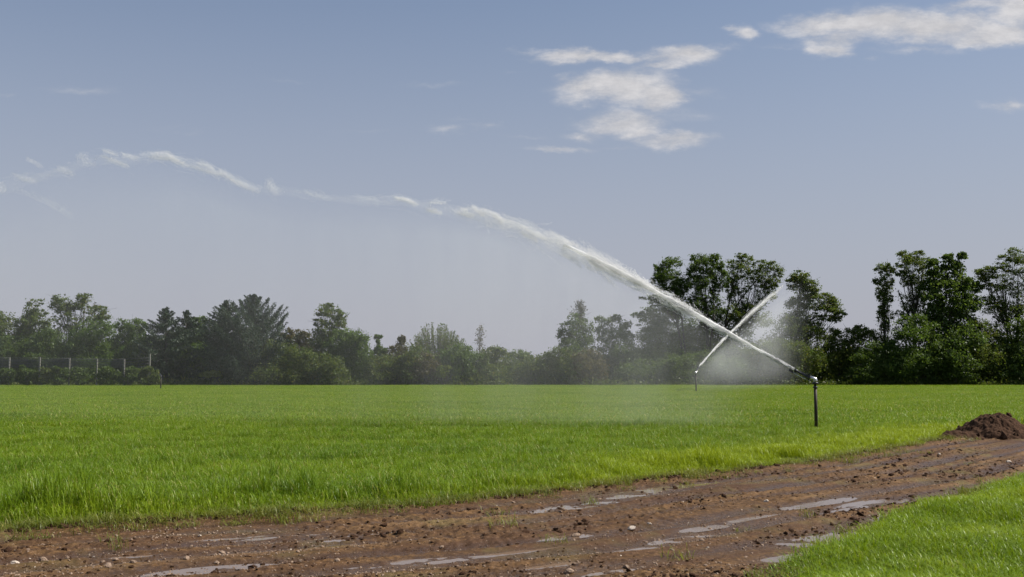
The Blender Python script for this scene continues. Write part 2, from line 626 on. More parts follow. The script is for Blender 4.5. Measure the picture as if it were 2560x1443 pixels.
nu, nv = 1150, 760
uu = np.linspace(-0.80, 0.80, nu)
yy = 7.6 * (46 / 7.6) ** np.linspace(0, 1, nv)
UU, YY = np.meshgrid(uu, yy)
pts = np.stack([(UU * YY).ravel(), YY.ravel()], 1)
near_f = sdist(pts, FIELD_EDGE)
near_v = -sdist(pts, VERGE_EDGE)
keepv = (near_f < 0.45) & (near_v < 0.45)
h, patch_, cl_ = track_height(pts)
idg = np.arange(nu * nv).reshape(nv, nu)
quads = np.stack([idg[:-1, :-1].ravel(), idg[:-1, 1:].ravel(), idg[1:, 1:].ravel(), idg[1:, :-1].ravel()], 1)
quads = quads[keepv[quads].all(1)]
used = np.unique(quads)
remap = np.full(nu * nv, -1)
remap[used] = np.arange(len(used))
ang_ = math.radians(38)
me = mesh_np('dirt_track', np.column_stack([pts, h])[used], remap[quads], M_MUD, smooth=True,
             attrs={'across': ('POINT', -near_f[used]), 'along': ('POINT', (pts[:, 0] * math.cos(ang_) + pts[:, 1] * math.sin(ang_))[used])})
tag(obj('dirt_track', me), kind='structure')

for (c, u, L_, W_) in PUDDLES:
    th = np.linspace(0, 2 * math.pi, 28, endpoint=False)
    a, b = np.cos(th) * L_ * 1.45, np.sin(th) * W_ * 1.45
    V = np.column_stack([a * u[0] - b * u[1], a * u[1] + b * u[0], np.zeros(28)])
    m2 = bpy.data.meshes.new('puddle')
    m2.from_pydata([tuple(v) for v in V], [], [list(range(28))])
    m2.materials.append(M_WATER)
    o = obj('puddle', m2, loc=(c[0], c[1], WATER_Z + rng.uniform(-.001, .001)))
    tag(o, kind='structure')


# ------------------------------------------------------------------ grass
def mat_grass(name, dark, mid, yellow, far=False):
    m, t, out = mat_new(name)
    geo = t.node('ShaderNodeNewGeometry')
    oi = t.node('ShaderNodeObjectInfo')
    at = t.node('ShaderNodeAttribute', attribute_name='tint')
    pos = oi.outputs['Location']
    st = t.vmath('MULTIPLY', pos, (0.16, 0.42, 0.0))
    n1 = t.noise(st, 1.0, 4.0, 0.6)
    n2 = t.noise(pos, 1.6, 3.0, 0.6)
    c = t.mixc(t.smooth(n1.outputs[0], 0.36, 0.62), dark, mid)
    c = t.mixc(t.math('MULTIPLY', t.smooth(n2.outputs[0], 0.50, 0.70), 0.55), c, yellow)
    c = t.mixc(t.math('MULTIPLY', at.outputs['Fac'], 0.45), c, yellow)
    c = t.mixc(t.smooth(at.outputs['Fac'], 0.955, 0.97), c, (0.42, 0.36, 0.15))
    pl = t.node('ShaderNodeAttribute', attribute_name='pale', attribute_type='INSTANCER')
    c = t.mixc(t.math('MULTIPLY', oi.outputs['Random'], 0.6), c, t.mixc(0.7, c, dark))
    c = t.mixc(pl.outputs['Fac'], c, tuple(v * 1.12 for v in yellow))
    d = t.node('ShaderNodeBsdfPrincipled', inp={'Base Color': c, 'Roughness': 0.40, 'Specular IOR Level': 0.20})
    tr = t.node('ShaderNodeBsdfTranslucent', inp={'Color': t.mixc(1.0, c, (1.25, 1.2, 0.6), 'MULTIPLY')})
    mx = t.node('ShaderNodeMixShader', inp={0: 0.36})
    t.l.new(d.outputs[0], mx.inputs[1])
    t.l.new(tr.outputs[0], mx.inputs[2])
    t.l.new(mx.outputs[0], out.inputs[0])
    return m


M_GRASS = mat_grass('field_grass', (0.080, 0.160, 0.009), (0.142, 0.230, 0.011), (0.232, 0.292, 0.015))
M_GRASS_FAR = mat_grass('distant_grass', (0.085, 0.160, 0.010), (0.150, 0.235, 0.012), (0.235, 0.290, 0.016))
M_TRAMPLED = mat_grass('trampled_grass', (0.10, 0.13, 0.02), (0.16, 0.18, 0.03), (0.26, 0.24, 0.06))
M_VERGE = mat_grass('verge_grass', (0.110, 0.195, 0.008), (0.190, 0.275, 0.010), (0.275, 0.325, 0.014))


def grass_patch(name, n, rad, hmin, hmax, wid, mat, seed, lean=0.35, segs=3):
    r = np.random.default_rng(seed)
    V, Q, T = [], [], []
    k = 0
    for i in range(n):
        a, q = r.uniform(0, 2 * math.pi), rad * math.sqrt(r.uniform())
        bx, by = q * math.cos(a), q * math.sin(a)
        hh = r.uniform(hmin, hmax) * (1.15 if r.uniform() < .1 else 1)
        th = r.uniform(0, 2 * math.pi)
        ln = hh * r.uniform(.25, 1.0) * lean * 2
        w = wid * r.uniform(0.6, 1.3)
        fx, fy = math.cos(th), math.sin(th)
        tw = th + math.pi / 2 + r.uniform(-.5, .5)
        sx, sy = math.cos(tw) * w / 2, math.sin(tw) * w / 2
        tint = r.uniform()
        droop = r.uniform(0.2, 2.3)
        for s in range(segs + 1):
            f = s / segs
            ww = 1.0 if s == 0 else (1 - f ** 1.6) * 1.05 + 0.06
            px_, py_ = bx + fx * ln * f ** 1.5, by + fy * ln * f ** 1.5
            pz = hh * ((1 + droop) * f - droop * f * f)
            V += [(px_ - sx * ww, py_ - sy * ww, pz), (px_ + sx * ww, py_ + sy * ww, pz)]
            T += [tint, tint]
        for s in range(segs):
            b0 = k + 2 * s
            Q.append((b0, b0 + 1, b0 + 3, b0 + 2))
        k += 2 * (segs + 1)
    return mesh_np(name, np.array(V), np.array(Q), mat, smooth=True, attrs={'tint': ('POINT', T)})


def wedge_points(y0, y1, spacing, umax, jitter=0.9):
    ys = np.arange(y0, y1, spacing)
    out_ = []
    for yv in ys:
        xs = np.arange(-umax * yv - 1, umax * yv + 1, spacing)
        out_.append(np.column_stack([xs, np.full(len(xs), yv)]))
    p_ = np.concatenate(out_)
    return p_ + rng.uniform(-.5, .5, p_.shape) * spacing * jitter * 1.6


def rot_z(n):
    return np.column_stack([np.zeros(n), np.zeros(n), rng.uniform(0, 2 * math.pi, n)])


def on_track(n, y0, y1, pw=1.0, margin=0.02):
    out_ = []
    while sum(len(o_) for o_ in out_) < n:
        y_ = y0 * (y1 / y0) ** (rng.uniform(size=n) ** pw)
        x_ = rng.uniform(-.62, .62, n) * y_
        q = np.column_stack([x_, y_])
        k_ = (sdist(q, FIELD_EDGE) < margin) & (-sdist(q, VERGE_EDGE) < margin)
        out_.append(q[k_])
    return np.concatenate(out_)[:n]


# near crop: fine blades
src = [grass_patch('grass_tuft', 130, 0.17, 0.06, 0.20, 0.0065, M_GRASS, 100 + i, lean=.45, segs=4) for i in range(5)]
src.append(grass_patch('grass_tuft', 85, 0.13, 0.14, 0.33, 0.0065, M_GRASS, 120, lean=.5, segs=4))
gp = wedge_points(9.0, 31.0, 0.155, 0.66)
sd = sdist(gp, FIELD_EDGE)
edge_n = 0.75 * (fbm(gp[:, 0] * 1.1, gp[:, 1] * 1.1, 4, 81, .65) - 0.42)
keep = sd > edge_n
thin = np.clip((sd - edge_n) / 0.45, 0, 1)
keep &= rng.uniform(size=len(gp)) < 0.30 + 0.70 * thin
keep &= ~((fbm(gp[:, 0] * 1.7, gp[:, 1] * 1.7, 3, 87) < 0.34) & (sd < 1.3))
gp, sd, thin = gp[keep], sd[keep], thin[keep]
hn = fbm(gp[:, 0] * 0.45, gp[:, 1] * 0.8, 3, 91)
lump = fbm(gp[:, 0] * 2.2, gp[:, 1] * 2.2, 3, 93)
hz = (0.62 + 0.5 * hn + 0.75 * np.clip(lump - .42, -.3, .4)) * (0.30 + 0.70 * thin)
band = np.exp(-((sd - 0.9) / 0.6) ** 2) * np.clip((fbm(gp[:, 0] * .8, gp[:, 1] * .8, 2, 95) - .35) * 3, 0, 1) * (gp[:, 0] < 3.5)
hz *= 1 + 0.8 * band
hz *= 1 - .5 * np.exp(-((gp[:, 1] - 28.3 - .04 * gp[:, 0]) / .35) ** 2) * (gp[:, 0] > -4)      # a wheel mark through the crop
hz *= 1 - .3 * np.exp(-((gp[:, 1] - 23.2 - .10 * gp[:, 0]) / .3) ** 2)
sxy = rng.uniform(0.9, 1.25, len(gp))
ix = rng.integers(0, 5, len(gp))
ix = np.where(rng.uniform(size=len(gp)) < 0.05 + 0.6 * band, 5, ix)
scatter('crop_grass', np.column_stack([gp, np.full(len(gp), -0.015)]), rot_z(len(gp)), np.column_stack([sxy, sxy, hz]), ix, src,
        ('young green cereal crop growing thick along the muddy track', 'grass'),
        pale=np.clip(np.exp(-((sd - .9) / 1.1) ** 2) * np.clip((gp[:, 0] - .6) / 1.5, 0, 1) * (.35 + 1.1 * lump) + .45 * np.exp(-((sd - .35) / .35) ** 2) * lump * 1.6, 0, .85))
# far crop: coarser
src = [grass_patch('crop_patch', 480, 0.75, 0.10, 0.22, 0.018, M_GRASS_FAR, 200 + i, lean=.45, segs=3) for i in range(4)]
gp = wedge_points(29.0, FAR + 4, 0.62, 0.62)
sd = sdist(gp, FIELD_EDGE)
gp = gp[sd > 0.7]
hn = fbm(gp[:, 0] * 0.25, gp[:, 1] * 0.5, 3, 97)
sxy = rng.uniform(0.9, 1.2, len(gp))
scatter('distant_crop_grass', np.column_stack([gp, np.full(len(gp), -0.015)]), rot_z(len(gp)), np.column_stack([sxy, sxy, 0.82 + 0.32 * hn]),
        rng.integers(0, 4, len(gp)), src, ('even green crop covering the field as far as the trees', 'grass'))
# verge by the camera
src = [grass_patch('verge_tuft', 100, 0.13, 0.05, 0.20, 0.0058, M_VERGE, 300 + i, lean=.5, segs=4) for i in range(5)]
gp = wedge_points(6.8, 24.0, 0.115, 0.72)
gp = gp[gp[:, 0] > 0.3]
sd = -sdist(gp, VERGE_EDGE)
en = 0.35 * (fbm(gp[:, 0] * 1.6, gp[:, 1] * 1.6, 3, 83) - 0.4)
thin = np.clip((sd - en) / 0.4, 0, 1)
keep = (sd > en) & (rng.uniform(size=len(gp)) < 0.6 + 0.4 * thin)
gp, thin = gp[keep], thin[keep]
hn = fbm(gp[:, 0] * 0.9, gp[:, 1] * 0.9, 3, 99)
sxy = rng.uniform(0.9, 1.3, len(gp))
scatter('verge_grass', np.column_stack([gp, np.full(len(gp), -0.02)]), rot_z(len(gp)), np.column_stack([sxy, sxy, (0.35 + 1.05 * hn) * (.65 + .35 * thin)]),
        rng.integers(0, 5, len(gp)), src, ('lush green grass of the near verge beside the track', 'grass'))


# thin trampled grass creeping over the edges of the mud
src = [grass_patch('trampled_tuft', 34, 0.15, 0.04, 0.13, 0.006, M_TRAMPLED, 350 + i, lean=1.0, segs=3) for i in range(4)]
gp = on_track(9000, 8.0, 34, margin=.35)
dF, dV = -sdist(gp, FIELD_EDGE), sdist(gp, VERGE_EDGE)
nn = fbm(gp[:, 0] * 1.4, gp[:, 1] * 1.4, 4, 85)
pr = np.exp(-np.clip(dF - .55 * (nn - .3), 0, 9) / .16) * .9 + np.exp(-np.clip(dV, 0, 9) / .10) * .3 + .010 * (nn > .62)
gp = gp[rng.uniform(size=len(gp)) < pr]
sxy = rng.uniform(0.7, 1.3, len(gp))
scatter('trampled_grass', np.column_stack([gp, track_height(gp)[0] - .004]), rot_z(len(gp)), np.column_stack([sxy, sxy, rng.uniform(.4, 1.1, len(gp))]),
        rng.integers(0, 4, len(gp)), src, ('thin yellowed grass trampled into the edges of the mud', 'grass'))


# ------------------------------------------------------------------ stones and clods
def rock_mesh(name, mat, seed, sub=2, flat=0.65, rough=0.28):
    bm = bmesh.new()
    bmesh.ops.create_icosphere(bm, subdivisions=sub, radius=1.0)
    r = np.random.default_rng(seed)
    dirs = r.normal(size=(7, 3))
    dirs /= np.linalg.norm(dirs, axis=1)[:, None]
    cut = r.uniform(0.55, 0.9, 7)
    for v in bm.verts:
        c = np.array(v.co)
        for d_, k_ in zip(dirs, cut):
            s = c @ d_ - k_
            if s > 0:
                c = c - d_ * s * 0.9
        c = c * (1 + rough * 0.35 * r.normal())
        c[2] *= flat
        v.co = c
    m2 = bpy.data.meshes.new(name)
    bm.to_mesh(m2)
    bm.free()
    m2.materials.append(mat)
    return m2


M_STONE = mat_simple('tan_stone', (0.27, 0.185, 0.125), 0.75, var=0.4, scale=9, bump=0.3)
M_STONE_W = mat_simple('pale_stone', (0.50, 0.42, 0.34), 0.7, var=0.3, scale=9, bump=0.2)
M_CLOD = mat_simple('dark_soil', (0.070, 0.037, 0.021), 0.95, var=0.6, scale=24, bump=0.7, spec=.1)

gravel_src = [rock_mesh('pebble', M_STONE, 400 + i, sub=1) for i in range(3)] + [rock_mesh('pebble', M_STONE_W, 410, sub=1)] + \
             [rock_mesh('crumb', M_CLOD, 420 + i, sub=1, flat=.8, rough=.5) for i in range(3)]


gp = np.concatenate([on_track(34000, 7.8, 34), on_track(30000, 9.0, 34)])
near_edge = np.abs(sdist(gp, FIELD_EDGE) + .07) < .13
near_edge[:34000] = False
keep0 = near_edge.copy()
keep0[:34000] = True
gp, near_edge = gp[keep0], near_edge[keep0]
hh, pt, _ = track_height(gp)
dens = fbm(gp[:, 0] * 1.1, gp[:, 1] * 1.1, 3, 111)
keep = (rng.uniform(size=len(gp)) < np.clip((dens - 0.3) * 2.6, 0.08, 1))
gp, hh, pt, near_edge = gp[keep], hh[keep], pt[keep], near_edge[keep]
n = len(gp)
kind = rng.uniform(size=n)
ix = np.where(kind < 0.80 - 0.5 * pt, rng.integers(0, 3, n), np.where(kind < 0.81 - .5 * pt, 3, rng.integers(4, 7, n)))
siz = np.where(ix < 4, 0.0035 + 0.0035 * rng.exponential(1.0, n), 0.004 + 0.0065 * rng.exponential(1.0, n) * (0.4 + pt))
ix = np.where(near_edge, rng.integers(4, 7, n), ix)
siz = np.where(near_edge, .012 + .014 * rng.exponential(1.0, n), siz)
siz = np.clip(siz, 0.004, 0.05)
scatter('gravel', np.column_stack([gp, hh + siz * 0.15]), np.column_stack([rng.uniform(-.5, .5, n), rng.uniform(-.5, .5, n), rng.uniform(0, 6.28, n)]),
        np.column_stack([siz * rng.uniform(.8, 1.4, n), siz, siz]), ix, gravel_src, ('gravel and crumbs of earth strewn over the muddy track', 'gravel'))

STONES = [
    (38, 1406, 9, 1, 'tan stone on the mud at the lower left corner of the track'),
    (107, 1406, 11, 0, 'flat tan stone second from the lower left corner of the track'),
    (270, 1420, 10, 0, 'upright tan stone left of the largest puddle at the bottom'),
    (257, 1400, 6, 0, 'small flat tan stone just behind the upright tan stone'),
    (333, 1408, 7, 0, 'angular tan stone nearest the left end of the bottom puddle'),
    (1578, 1321, 9, 1, 'pale round stone beside the small puddle mid track'),
    (1624, 1308, 6, 1, 'small white pebble just beyond the pale round stone'),
    (1440, 1338, 9, 0, 'brown stone lying between two narrow puddles mid track'),
    (1423, 1432, 12, 0, 'broad brown stone at the bottom edge of the track'),
    (1915, 1258, 6, 1, 'pale stone on the dark ridge beside the farther ruts'),
    (2522, 1157, 6, 1, 'white stone on the track at the far right of the picture'),
    (2349, 1139, 4, 1, 'tiny white stone on the bare earth in front of the soil heap'),
    (556, 1382, 8, 0, 'reddish stone on the clods between two left puddles'),
]
for i, (a, b, r_, w_, lab) in enumerate(STONES):
    g = G(a, b)
    hgt = track_height(g[None, :2])[0][0]
    s = r_ * g[1] / F
    o = obj('stone', rock_mesh('stone', M_STONE_W if w_ else M_STONE, 500 + i, sub=3, flat=.7, rough=.12), loc=(g[0], g[1], hgt + s * .3))
    o.scale = (s * rng.uniform(1.0, 1.35), s, s)
    o.rotation_euler = (rng.uniform(-.4, .4), rng.uniform(-.4, .4), rng.uniform(0, 6.3))
    tag(o, lab, 'stone', 'stones on the muddy track')


# heap of dug soil by the field
def soil_heap():
    base = G(2488, 1092)
    root = thing('soil_heap', 'dark brown heap of dug soil beside the sprinkler field', 'soil heap', (base[0], base[1], 0))
    n_r, n_a = 110, 260
    V = []
    for i in range(n_r):
        for j in range(n_a):
            f = i / (n_r - 1)
            a = 2 * math.pi * j / n_a
            rad = 2.3 * f
            x, y = rad * math.cos(a) * 1.02, rad * math.sin(a) * 0.95
            V.append((x, y, 0))
    V = np.array(V)
    wx, wy = V[:, 0] + base[0], V[:, 1] + base[1]
    rr = np.hypot(V[:, 0] / 1.02, V[:, 1] / .95)
    rr = rr * (1 + 0.35 * (fbm(wx * 1.2, wy * 1.2, 3, 131) - .5))
    prof = np.clip(1 - rr / 1.18, 0, 1)
    prof = np.where(prof > .75, .75 + (prof - .75) * .55, prof)
    z = 0.70 * prof ** 1.0
    z = np.maximum(z, .20 * np.exp(-((V[:, 0] + 1.0) ** 2 / .4 + (V[:, 1] + .45) ** 2 / .2)) + .16 * np.exp(-((V[:, 0] - 1.3) ** 2 / .5 + (V[:, 1] + .2) ** 2 / .3)))
    body = np.clip(z * 9, 0, 1)
    z += (0.20 * (fbm(wx * 3.3, wy * 3.3, 4, 141, .6) - .5) + 0.13 * (fbm(wx * 9, wy * 9, 4, 151, .65) - .5)) * body
    z -= (1 - body) * .10
    V[:, 2] = z - 0.03
    idq = np.arange(n_r * n_a).reshape(n_r, n_a)
    Q = np.stack([idq[:-1], np.roll(idq[:-1], -1, 1), np.roll(idq[1:], -1, 1), idq[1:]], -1).reshape(-1, 4)
    obj('earth', mesh_np('earth', V, Q, M_CLOD, smooth=True), root)
    for i in range(90):
        a, q = rng.uniform(0, 6.28), 1.5 * math.sqrt(rng.uniform())
        k = int(np.argmin((V[:, 0] - q * math.cos(a)) ** 2 + (V[:, 1] - q * math.sin(a)) ** 2))
        s = 0.018 + 0.028 * rng.exponential()
        if s > .12:
            s = .12
        o = obj('clod', gravel_src[int(rng.integers(4, 7))] if i % 7 else gravel_src[0], root, V[k] + [0, 0, s * .2])
        o.scale = (s * 1.2, s, s) if i % 7 else (.025, .02, .02)
        o.rotation_euler = (rng.uniform(0, 6), rng.uniform(0, 6), rng.uniform(0, 6))
    return root


soil_heap()


# ------------------------------------------------------------------ sprinklers
M_RISER = mat_simple('rusty_riser', (0.030, 0.017, 0.011), 0.7, 0.0, var=.5, scale=14, bump=.2)
M_IRON = mat_simple('dark_iron', (0.05, 0.05, 0.055), 0.38, 0.6, var=.4, scale=18)
M_ALU = mat_simple('bare_metal', (0.62, 0.61, 0.60), 0.25, 0.9, var=.25, scale=18)


def sprinkler(label, base, piv_z, tip, group='rain gun sprinklers in the field', riser_r=0.043, metal=None):
    root = thing('rain_gun_sprinkler', label, 'sprinkler', (base[0], base[1], 0), group)
    top = np.array([0, 0, piv_z])
    tip = np.asarray(tip, float) - np.array([base[0], base[1], 0])
    mb = MB()
    mb.tube([[0, 0, -.15], [0.004, 0, piv_z * .5], [0, 0, piv_z - .16]], [riser_r, riser_r, riser_r * .96], 14)
    mb.build('riser_pipe', M_RISER, root)
    mb = MB()
    zc = piv_z - .17
    mb.tube([[0, 0, zc], [0, 0, zc + .012], [0, 0, zc + .05], [0, 0, zc + .06]], [riser_r * 1.1, riser_r * 1.4, riser_r * 1.4, riser_r * 1.1], 14)
    mb.build('coupling', M_IRON, root)
    mb = MB()
    mb.tube([[0, 0, zc + .06], [0, 0, zc + .11], [0, 0, zc + .12], [0, 0, zc + .15], [0, 0, zc + .165]], [riser_r * .8, riser_r * .85, riser_r * 1.9, riser_r * 2.0, riser_r * 1.2], 16)
    mb.build('swivel_flange', M_IRON, root)
    d = tip - top
    Lb = np.linalg.norm(d)
    d /= Lb
    side = np.cross(d, [0, 0, 1])
    side /= np.linalg.norm(side)
    up = np.cross(side, d)
    back = -np.array([d[0], d[1], 0]) / np.linalg.norm(d[:2])
    mb = MB()
    pe = [top + [0, 0, -.01], top + [0, 0, .03] + back * .012, top + [0, 0, .065] + back * .005, top + d * .10 + up * .045, top + d * .18 + up * .03]
    mb.tube(pe, [riser_r * 1.15, riser_r * 1.3, riser_r * 1.35, riser_r * 1.25, riser_r * 1.2], 14)
    mb.build('elbow', metal or M_ALU, root)
    mb = MB()
    b0 = top + d * .165 + up * .03
    b1 = tip - d * .03
    mb.tube([b0, b0 + (b1 - b0) * .04, b0 + (b1 - b0) * .05, b0 + (b1 - b0) * .9, b1], [riser_r * 1.35, riser_r * 1.35, riser_r * 1.0, riser_r * .78, riser_r * .78], 14)
    bar = mb.build('barrel', M_IRON, root)
    mb = MB()
    mb.tube([b1 - d * .05, b1 - d * .04, b1 + d * .01, b1 + d * .03], [riser_r * .95, riser_r * 1.1, riser_r * 1.1, riser_r * .5], 14)
    mb.build('nozzle', M_IRON, root)
    # drive arm under the barrel with its deflector spoon in front of the nozzle
    mb = MB()
    a0 = top + d * .12 - up * .055
    a1 = tip + d * .02 - up * .075
    mb.tube([a0, a0 + (a1 - a0) * .5 - up * .012, a1], .011, 8)
    mb.tube([a0 + side * .03, a0 - side * .03], .012, 8)
    arm = mb.build('drive_arm', M_ALU, root)
    mb = MB()
    R = np.column_stack([d, side, up])
    mb.box(tip + d * .06 - up * .075, (.055, .03, .024), R)
    mb.box(tip + d * .11 - up * .045, (.012, .035, .035), R)
    mb.box(tip + d * .02 - up * .095, (.02, .036, .022), R)
    mb.build('deflector', M_IRON, arm, smooth=False)
    mb = MB()
    mb.tube([tip + d * .02 - up * .05, tip + d * .11 + up * .0, tip + d * .22 + up * .01], [.010, .009, .006], 7)
    mb.build('splash_vane', M_IRON, arm)
    mb = MB()
    mb.box(top + d * .24 + up * .085, (.05, .022, .016), R)
    mb.tube([top + d * .21 + up * .06, top + d * .20 + up * .12], .009, 7)
    mb.build('trip_lever', M_IRON, root, smooth=False)
    return root


YN = 27.5
nb = P(2038, 960, YN)
ntip = P(1986, 925, YN + .12)
sprinkler('dark rain gun sprinkler on tall riser pipe near the soil heap', (nb[0], YN), P(2038, 955, YN)[2], ntip)
YF = 67.5
fb = P(1740, 960, YF)
ftip = P(1746, 918, YF + .55)
sprinkler('thin distant sprinkler spraying up rightward in mid field', (fb[0], YF), P(1740, 934, YF)[2], ftip)
YT = 77.0
tb = P(402, 960, YT)
sprinkler('tiny idle looking sprinkler post at the far left field edge', (tb[0], YT), P(402, 942, YT)[2], P(400, 935, YT + .6), metal=M_IRON)


# ------------------------------------------------------------------ water jets
def mat_droplets():
    m, t, out = mat_new('white_water')
    d = t.node('ShaderNodeBsdfDiffuse', inp={'Color': (0.98, 0.98, 0.98, 1)})
    tr = t.node('ShaderNodeBsdfTranslucent', inp={'Color': (0.98, 0.98, 0.98, 1)})
    mx = t.node('ShaderNodeMixShader', inp={0: 0.5})
    t.l.new(d.outputs[0], mx.inputs[1])
    t.l.new(tr.outputs[0], mx.inputs[2])
    clear = t.node('ShaderNodeBsdfTransparent')
    mx2 = t.node('ShaderNodeMixShader', inp={0: 0.35})
    t.l.new(mx.outputs[0], mx2.inputs[1])
    t.l.new(clear.outputs[0], mx2.inputs[2])
    t.l.new(mx2.outputs[0], out.inputs[0])
    return m


M_DROP = mat_droplets()


def drops_mesh(name, C, D, length, wid):
    """spindle shaped drops: centres C, directions D"""
    n = len(C)
    D = D / (np.linalg.norm(D, axis=1)[:, None] + 1e-9)
    A = np.cross(D, np.array([0.31, 0.83, 0.46]))
    A /= np.linalg.norm(A, axis=1)[:, None] + 1e-9
    B = np.cross(D, A)
    L_, W_ = length[:, None], wid[:, None]
    V = np.stack([C - D * L_ / 2, C + A * W_ / 2, C + (-.5 * A + .866 * B) * W_ / 2, C + (-.5 * A - .866 * B) * W_ / 2, C + D * L_ / 2], 1).reshape(-1, 3)
    f = np.array([[0, 2, 1], [0, 3, 2], [0, 1, 3], [4, 1, 2], [4, 2, 3], [4, 3, 1]])
    Q = (np.arange(n)[:, None, None] * 5 + f[None]).reshape(-1, 3)
    return mesh_np(name, V, Q, M_DROP, smooth=True)


# (photo x, photo y, half width px, amount of water) along the long jet
JET = np.array([(1984, 923, 3.0, 1.6), (1900, 877, 5.0, 1.5), (1820, 832, 8, 1.5), (1750, 792, 11, 1.5), (1680, 752, 13.5, 1.5), (1600, 708, 17.5, 1.45),
                (1500, 655, 22, 1.25), (1400, 607, 26, .95), (1300, 568, 23, .62), (1200, 535, 22, .42), (1100, 514, 20, .25), (1000, 500, 16, .16),
                (920, 500, 15, .08), (800, 490, 14, .05), (700, 472, 16, .06), (640, 468, 12, .06), (560, 437, 12, .26), (500, 412, 12, .20), (440, 396, 14, .28),
                (380, 388, 14, .24), (330, 397, 18, .20), (270, 390, 20, .22), (215, 397, 18, .16), (160, 426, 18, .13), (90, 440, 18, .10), (20, 458, 20, .05), (-120, 500, 30, .05)])


def jet_world(row_s, depth_fn):
    return np.array([P(a, b, depth_fn(a)) for a, b in row_s])


def near_depth(px):
    return YN + .12 + (1984 - px) / 1984 * 3.4


